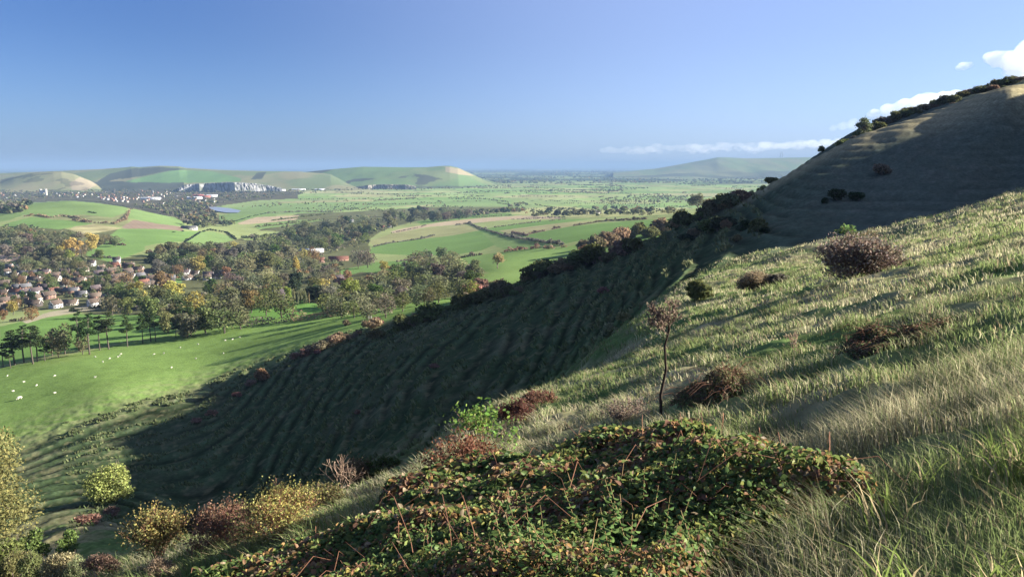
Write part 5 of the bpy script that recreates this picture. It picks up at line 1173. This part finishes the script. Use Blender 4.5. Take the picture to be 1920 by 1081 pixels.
house(585, 473, SHED, 'pale', 'grey', .05, 'large barn with a pale flat roof beyond the farm', None, 1., 'barn', 'barn')
house(635, 489, BARN, 'red', 'brick', .12, 'long red-roofed farm building', None, 1., 'farm_building', 'barn')
house(1112, 401, BARN, 'grey', 'grey', .05, 'long grey shed among the trees on the plain', None, 1.4, 'shed', 'barn', 600)
house(355, 430, BARN, 'grey', 'grey', .1, 'long low farm shed right of the ploughed field', None, 1.1, 'shed', 'barn', 700)
occ = [(h[0], h[1]) for h in HS]; vill = np.array(pxs("0,500 60,508 100,508 170,508 250,500 310,512 420,508 425,524 330,526 268,545 235,560 190,566 140,560 85,552 60,580 0,582"))
cnt = 0
for tr in range(3000):
    if cnt >= 58: break
    u = RH.uniform(0, 425); v = RH.uniform(496, 584)
    if not inpoly(vill, np.array([u]), np.array([v]))[0] or any(abs(u-a) < 15 and abs(v-b) < 8 for a, b in occ): continue
    occ.append((u, v)); cnt += 1; k = RH.randint(5); rf = ['brown', 'tan', 'purple', 'grey', 'red'][RH.choice(5, p=[.42, .2, .18, .13, .07])]; wl = ['brick', 'white', 'cream', 'timber', 'grey'][RH.choice(5, p=[.4, .22, .18, .12, .08])]
    rz = RH.choice([.1, .95, .5])+RH.normal()*.12
    house(u, v, HOUSE[k], rf, wl, rz, f"{RWORD[rf]}-roofed {wl} {['house', 'small house', 'bungalow', 'gabled bungalow', 'long house'][k]} {where(u, v)}", 'village houses', .8)
# garden trees between the houses
for k in range(46):
    for tr in range(60):
        u = RV.uniform(0, 425); v = RV.uniform(500, 582)
        if inpoly(vill, np.array([u]), np.array([v]))[0] and not any(abs(u-a) < 8 and abs(v-b) < 5 for a, b in occ): break
    tree_at(u, v, RV.uniform(12, 26), pick(['broad', 'sparse', 'dense', 'conifer'], [4, 3, 3, .6]), pick(['greybrown', 'olive', 'brown', 'russet', 'green', 'copper', 'dark'], [4, 4, 3, 1.5, 1.5, .8, 1]), None, 'garden trees in the village')
for k in range(90):
    for tr in range(60):
        u = RV.uniform(0, 425); v = RV.uniform(500, 586)
        if inpoly(vill, np.array([u]), np.array([v]))[0] and not any(abs(u-a) < 6 and abs(v-b) < 3 for a, b in occ): break
    tn = pick(['greybrown', 'olive', 'brown', 'dark', 'green', 'hawthorn'], [4, 4, 3, 1.5, 2, 1])
    bush_at(u, v, RV.uniform(7, 13), RV.uniform(10, 20), pick(['bush', 'gorse']), tn, f"{WORD[tn]} garden bush {where(u, v)}", 'garden bushes in the village', ymin=300)
# far town: small single-mesh houses
def tiny(L, Wd, h, r):
    m = MB(); a, b = L/2, Wd/2
    V = [(-a,-b,-2),(a,-b,-2),(a,b,-2),(-a,b,-2),(-a,-b,h),(a,-b,h),(a,b,h),(-a,b,h),(-a,0,h+r),(a,0,h+r)]
    wm = [(0,1,5,4),(2,3,7,6),(1,2,6,5),(3,0,4,7)]; F3 = [(5,6,9),(7,4,8)]
    V2 = [(-a-.5,-b-.5,h-.3),(a+.5,-b-.5,h-.3),(a+.5,0,h+r+.1),(-a-.5,0,h+r+.1),(-a-.5,b+.5,h-.3),(a+.5,b+.5,h-.3)]
    m.add(V, [wm, F3], (1, 1, 1)); me_v = len(V)
    m.add(V2, [[(0,1,2,3), (3,2,5,4)]], (1, 1, 1))
    return m, 6
def tiny_mesh(L, Wd, h, r, wc, rc):
    m = MB(); a, b = L/2, Wd/2
    m.add([(-a,-b,-2),(a,-b,-2),(a,b,-2),(-a,b,-2),(-a,-b,h),(a,-b,h),(a,b,h),(-a,b,h),(-a,0,h+r),(a,0,h+r)], [[(0,1,5,4),(2,3,7,6),(1,2,6,5),(3,0,4,7)], [(5,6,9),(7,4,8)]], wc)
    m.add([(-a-.5,-b-.5,h-.2),(a+.5,-b-.5,h-.2),(a+.5,0,h+r+.2),(-a-.5,0,h+r+.2),(-a-.5,b+.5,h-.2),(a+.5,b+.5,h-.2)], [[(0,1,2,3), (3,2,5,4)]], rc)
    m.box((a*.4, -.5, h+r-1), (a*.4+1.2, .5, h+r+1.6), (.24, .15, .12))
    for x in (-.6, 0, .6): m.box((a*x-.7, -b-.08, h*.35), (a*x+.7, -b+.02, h*.35+1.4), (.05, .05, .06))
    return m.mesh('town_house', M_town)
M_town = mat_plain('town_paint', (1, 1, 1), .9, False, True)
TM = [(w_, r_, tiny_mesh(RH.uniform(12, 22), RH.uniform(9, 13), RH.uniform(6, 10), RH.uniform(3, 5), WC[w_], RC[r_])) for w_ in ('white', 'cream', 'brick') for r_ in ('red', 'brown', 'grey')]
def town(px, n, what):
    g = np.array(pxs(px)); lo, hi = g.min(0), g.max(0); c = 0
    while c < n:
        u = lo[0]+(hi[0]-lo[0])*RH.rand(); v = lo[1]+(hi[1]-lo[1])*RH.rand()
        if not inpoly(g, np.array([u]), np.array([v]))[0]: continue
        w_, r_, me = TM[RH.choice(9, p=[.2, .1, .2, .08, .06, .08, .14, .08, .06])]; p = P(u, v, 0, 1500); o = link('town_house', me, None, p+np.array([0, 0, 2.])); o.rotation_euler = (0, 0, RH.uniform(-.6, 1.2)); o.scale = (.52,)*3; c += 1
        tag(o, f"tiny {w_} house with a {RWORD[r_]} roof {what}", 'house', 'houses of the far town')
town("95,364 150,362 200,368 240,372 245,380 200,378 150,372 100,370", 30, 'in the dense street under the castle')
town("170,366 260,366 290,374 260,384 230,382 190,374", 24, 'in the far town right of the castle')
town("260,358 330,356 350,362 330,372 270,372", 16, 'on the far town slope under the down')
town("200,343 330,345 335,354 260,356 205,352", 16, 'high among the trees below the cliff')
town("270,376 360,370 420,372 400,380 300,384", 12, 'in the lower far town near the sheds')
town("0,362 30,360 40,374 0,374", 5, 'at the left edge of the far town')
TSH = [tiny_mesh(60, 22, 7, 1.5, (.6, .6, .6), (.62, .63, .65)), tiny_mesh(46, 18, 8, 2, (.35, .13, .10), (.3, .12, .1)), tiny_mesh(80, 20, 7, 1, (.65, .66, .66), (.7, .71, .72))]
for i, (u, v, k, lab) in enumerate([(283, 374, 2, 'long white shed in the far town'), (365, 373, 0, 'pale shed in front of the chalk cliff'), (384, 371, 1, 'red brick works in front of the chalk cliff'), (372, 369, 1, 'low red roof left of the brick works'), (395, 369, 0, 'grey shed right of the brick works'), (560, 357, 2, 'long white shed at the foot of the green down'), (525, 358, 0, 'pale shed left of the long white one'), (600, 357, 0, 'small pale shed near the quarry')]):
    p = P(u, v, 0, 1500); o = link('industrial_shed', TSH[k], None, p+np.array([0, 0, 2.])); o.rotation_euler = (0, 0, .1); tag(o, lab, 'shed')
def castle():
    p = P(82, 366, 0, 2000); root = bpy.data.objects.new('castle_keep', None); C.objects.link(root); root.location = p
    M = mat_plain('castle_stone', (.40, .38, .33), .9, noise=.2, nscale=.3)
    for k, (x, h) in enumerate(((-13, 30), (13, 31))):
        m = MB(); ring = [(x+6*math.cos(a), 6*math.sin(a)) for a in np.arange(8)*math.pi/4]
        m.add([(a, b, -6) for a, b in ring]+[(a, b, h) for a, b in ring], [[(i, (i+1) % 8, 8+(i+1) % 8, 8+i) for i in range(8)], [(8, 9, 10, 11), (8, 11, 12, 15), (12, 13, 14, 15)]])
        for i in range(0, 8, 2): a, b = ring[i]; m.box((a-1, b-1, h-.5), (a+1, b+1, h+2.2))
        link('tower', m.mesh('tower', M), root)
    m = MB(); m.box((-8, -3, -6), (8, 4, 22)); 
    for i in range(-3, 4, 2): m.box((i*2.2-1, -3, 21.9), (i*2.2+1, -1.6, 24))
    link('wall', m.mesh('wall', M), root); tag(root, 'stone castle keep with two towers standing over the far town', 'castle')
castle()
# lane, stile post, masts
def mast(u, hp, lab):
    t, s = ray_ts(u, 294.5); y = 11300; x = t*y; z = s*y-12; h = hpx(hp, y); m = MB()
    m.tube([(0, 0, 0), (0, 0, h*.6), (0, 0, h)], [4.2, 3.4, 2.2], 6)
    for k in range(4): m.tube([(0, 0, h*(.35+.18*k)), (5, 0, h*(.35+.18*k)+3)], [1.5, 1.], 4)
    o = link('radio_mast', m.mesh('radio_mast', mat_plain('mast_steel', (.25, .26, .28), .5)), None, (x, y, z)); tag(o, lab, 'mast')
mast(1463, 10, 'left of two thin radio masts on the far escarpment'); mast(1467, 11, 'right of two thin radio masts on the far escarpment')
def stile():
    p = P(694, 600, 0, 120); m = MB()
    for x in (-.5, .5): m.box((x-.08, -.08, -.2), (x+.08, .08, 1.7))
    for z in (.5, 1., 1.5): m.box((-.42, -.05, z), (.42, .05, z+.1))
    tag(link('stile', m.mesh('stile', mat_plain('weathered_wood', (.42, .40, .36), .9)), None, p), 'pale wooden stile in the hedge at the top of the sheep field', 'stile')
stile()
# pond
def pond():
    pts = [P(u, v, 0, 1000) for u, v in pxs("389,389 402,388.5 430,391 452,395.5 447,399 425,399.5 408,397.5 398,394")]
    c = np.mean(pts, 0); V = [(p[0]-c[0], p[1]-c[1], 0) for p in pts]; bm = bmesh.new(); bm.faces.new([bm.verts.new(v) for v in V]); me = bpy.data.meshes.new('water'); bm.to_mesh(me); bm.free()
    me.materials.append(mat_plain('pool_water', (.20, .23, .28), .35, spec=.5)); o = link('water', me, None, (c[0], c[1], max(p[2] for p in pts)+1.2)); tag(o, 'blue pool in the water meadows beyond the wood', None, None, 'structure')
pond()
# sheep: one skinned body each, grazing
def sheep_mesh(graze):
    pts = [(.45, 0, .62), (.15, 0, .66), (-.25, 0, .66), (-.5, 0, .60), (.62, 0, .74 if not graze else .5), (.80, 0, .84 if not graze else .20), (.95, 0, .78 if not graze else .10)]
    r = [.25, .31, .32, .22, .14, .10, .065]; ed = [(0, 1), (1, 2), (2, 3), (0, 4), (4, 5), (5, 6)]
    for x, par in ((.32, 0), (-.38, 3)):
        for y in (-.14, .14):
            i = len(pts); pts += [(x, y, .40), (x+.02, y, .2), (x, y, .02)]; r += [.085, .05, .045]; ed += [(par, i), (i, i+1), (i+1, i+2)]
    i = len(pts); pts += [(-.66, 0, .56), (-.70, 0, .40)]; r += [.06, .05]; ed += [(3, i), (i, i+1)]
    me = bpy.data.meshes.new('sheep'); me.from_pydata(pts, ed, []); o = bpy.data.objects.new('tmp', me); C.objects.link(o)
    sk = o.modifiers.new('s', 'SKIN'); 
    for v_, q in zip(me.skin_vertices[0].data, r): v_.radius = (q, q)
    me.skin_vertices[0].data[1].use_root = True
    o.modifiers.new('d', 'SUBSURF').levels = 1
    dg = bpy.context.evaluated_depsgraph_get(); out = bpy.data.meshes.new_from_object(o.evaluated_get(dg)); bpy.data.objects.remove(o)
    out.materials.clear(); out.materials.append(M_wool); return out
M_wool = mat_plain('sheep_wool', (.52, .49, .42), 1., noise=.1)
SHEEP = [sheep_mesh(True), sheep_mesh(False)]
for i, (u, v, lab) in enumerate([(178, 670, 'sheep below the lone tufted pine'), (193, 679, 'sheep lowest of the left group under the pines'), (206, 673, 'sheep right behind the lowest of the left group'), (221, 670, 'sheep walking beside another under the pine row'), (224, 668, 'second sheep of the close pair under the pine row'), (227, 664.5, 'sheep nearest the trees under the pine row'), (289, 665, 'sheep in mid field left of a lone one'), (307, 663, 'lone upright sheep in mid field'), (338, 652, 'sheep on the rise left of the right-hand row'), (371, 646, 'sheep standing high in the field, left of the row of three'), (422, 639, 'first of three sheep in a row at the right'), (436, 637, 'middle of three sheep in a row at the right'), (449, 633, 'last of three sheep in a row at the right'), (367, 673, 'sheep below the row of three, with long shadow'), (419, 663, 'sheep under the row of three at the right'), (322, 690, 'sheep alone in the middle of the field'),
        (14, 705, 'sheep near the left frame edge, upper one'), (45, 717, 'sheep in the left field with its back lit'), (69, 723, 'sheep in the left field beside a dark patch'), (25, 734, 'sheep at the left, in the lower row'), (103, 705, 'sheep midway along the left field'), (103, 738, 'sheep with raised head in the lower left field'), (37, 748, 'larger sheep low at the left above the big tree'), (178, 708, 'grazing sheep left of centre field')]):
    p = P(u, v, 0, 100); o = link('sheep', SHEEP[i % 2 if i % 5 else 0], None, p); o.rotation_euler = (0, 0, RH.uniform(0, 6.28)); s_ = .62 if i != 22 else 1.15; o.scale = (s_,)*3
    tag(o, 'cream '+lab, 'sheep', 'sheep on the near pasture')
# ---------------------------------------------------------------- things that came out with one label: say which is which
_by = {}
for o in bpy.data.objects:
    if o.get('category') and o.get('label'): _by.setdefault(o['label'], []).append(o)
def _u(o): return o.location[0]/max(1., o.location[1])
for lab, os_ in _by.items():
    if len(os_) < 2 or len(lab.split()) > 11: continue
    if len(os_) == 2:
        os_.sort(key=_u)
        for o, w in zip(os_, ('left', 'right')): o['label'] = lab+', '+w+' one of two'
    elif len(os_) == 3 and len(lab.split()) < 12:
        os_.sort(key=_u)
        for o, w in zip(os_, ('left', 'middle', 'right')): o['label'] = lab+', '+w+' one of three'
_by = {}
for o in bpy.data.objects:
    if o.get('category') and o.get('label'): _by.setdefault(o['label'], []).append(o)
for lab, os_ in _by.items():
    if len(os_) > 1:
        g = next((o.get('group') for o in os_ if o.get('group')), 'look-alike '+os_[0]['category']+'s')
        for o in os_: o['group'] = g
# ---------------------------------------------------------------- camera, sun, sky, air
cam = bpy.data.cameras.new('camera'); co = bpy.data.objects.new('camera', cam); C.objects.link(co)
cam.sensor_width = 36; cam.lens = 36*F/1920; cam.clip_start = .05; cam.clip_end = 200000
co.location = (0, 0, 0); co.rotation_euler = (math.pi/2-PITCH, 0, 0)
SC.camera = co
SUN_AZ, SUN_EL = rad(82), rad(21.2)      # azimuth clockwise from the view direction
sd = Vector((math.sin(SUN_AZ)*math.cos(SUN_EL), math.cos(SUN_AZ)*math.cos(SUN_EL), math.sin(SUN_EL)))
sl = bpy.data.lights.new('sun', 'SUN'); sl.energy = 5.0; sl.angle = rad(.53); sl.color = (1, .93, .82)
so = bpy.data.objects.new('sun', sl); C.objects.link(so); so.rotation_euler = sd.to_track_quat('Z', 'Y').to_euler(); so.location = (300, 200, 300)
W = bpy.data.worlds.new('World'); SC.world = W; W.use_nodes = True
nt = W.node_tree; nt.nodes.clear()
sky = new(nt, 'ShaderNodeTexSky', sky_type='NISHITA'); sky.sun_disc = False; sky.sun_elevation = SUN_EL; sky.sun_rotation = SUN_AZ
sky.altitude = 150; sky.air_density = 1.0; sky.dust_density = 1.0; sky.ozone_density = 4.0
bg = new(nt, 'ShaderNodeBackground'); bg.inputs[1].default_value = .05
ow = new(nt, 'ShaderNodeOutputWorld')
gm = new(nt, 'ShaderNodeGamma'); gm.inputs[1].default_value = 1.0
tn = new(nt, 'ShaderNodeMix', data_type='RGBA', blend_type='MULTIPLY'); tn.inputs[0].default_value = 1; tn.inputs[7].default_value = (.355, .45, .70, 1)
nt.links.new(sky.outputs[0], gm.inputs[0]); nt.links.new(gm.outputs[0], tn.inputs[6]); 
# broad bright aureole of the moist air on the sun's side of the sky
tcw = new(nt, 'ShaderNodeTexCoord'); dp = new(nt, 'ShaderNodeVectorMath', operation='DOT_PRODUCT'); dp.inputs[1].default_value = sd
mrw = new(nt, 'ShaderNodeMapRange', interpolation_type='SMOOTHSTEP'); mrw.inputs[1].default_value = -.25; mrw.inputs[2].default_value = .45
au = new(nt, 'ShaderNodeMix', data_type='RGBA'); au.inputs[6].default_value = (0, 0, 0, 1); au.inputs[7].default_value = (1.22, 1.3, 1.5, 1)
ad = new(nt, 'ShaderNodeMix', data_type='RGBA', blend_type='ADD'); ad.inputs[0].default_value = 1
nt.links.new(tcw.outputs['Generated'], dp.inputs[0]); nt.links.new(dp.outputs['Value'], mrw.inputs[0]); nt.links.new(mrw.outputs[0], au.inputs[0])
nt.links.new(tn.outputs[2], ad.inputs[6]); nt.links.new(au.outputs[2], ad.inputs[7]); 
sx_ = new(nt, 'ShaderNodeSeparateXYZ'); hzr = new(nt, 'ShaderNodeMapRange', interpolation_type='SMOOTHSTEP'); hzr.inputs[1].default_value = .17; hzr.inputs[2].default_value = -.02
hc = new(nt, 'ShaderNodeMix', data_type='RGBA'); hc.inputs[6].default_value = (0, 0, 0, 1); hc.inputs[7].default_value = (.40, .66, 1.22, 1)
ad2 = new(nt, 'ShaderNodeMix', data_type='RGBA', blend_type='ADD'); ad2.inputs[0].default_value = 1
nt.links.new(tcw.outputs['Generated'], sx_.inputs[0]); nt.links.new(sx_.outputs[2], hzr.inputs[0]); nt.links.new(hzr.outputs[0], hc.inputs[0])
nt.links.new(ad.outputs[2], ad2.inputs[6]); nt.links.new(hc.outputs[2], ad2.inputs[7]); nt.links.new(ad2.outputs[2], bg.inputs[0]); nt.links.new(bg.outputs[0], ow.inputs[0])
SC.view_settings.view_transform = 'Standard'; SC.view_settings.look = 'None'; SC.view_settings.gamma = 1; SC.view_settings.exposure = 2.0
SC.view_settings.use_curve_mapping = False
SC.cycles.use_denoising = True
try: SC.cycles.denoiser = 'OPENIMAGEDENOISE'
except Exception: pass
SC.cycles.max_bounces = 5; SC.cycles.diffuse_bounces = 2; SC.cycles.transmission_bounces = 3; SC.cycles.volume_bounces = 2
SC.cycles.use_adaptive_sampling = True; SC.cycles.adaptive_threshold = .015
# ---------------------------------------------------------------- the air of the valley
hz = MB(); hz.box((-72000, -400, -176), (72000, 73000, 190))
M_haze = bpy.data.materials.new('valley_air'); nt, N, L = nodes_of(M_haze)
out = new(nt, 'ShaderNodeOutputMaterial'); pv = new(nt, 'ShaderNodeVolumePrincipled')
pv.inputs['Color'].default_value = (.20, .30, .47, 1); pv.inputs['Density'].default_value = 7e-5; pv.inputs['Anisotropy'].default_value = .0
L.new(pv.outputs[0], out.inputs['Volume'])
haze = link('haze', hz.mesh('haze', M_haze)); tag(haze, 'pale blue haze filling the valley air', None, None, 'stuff')
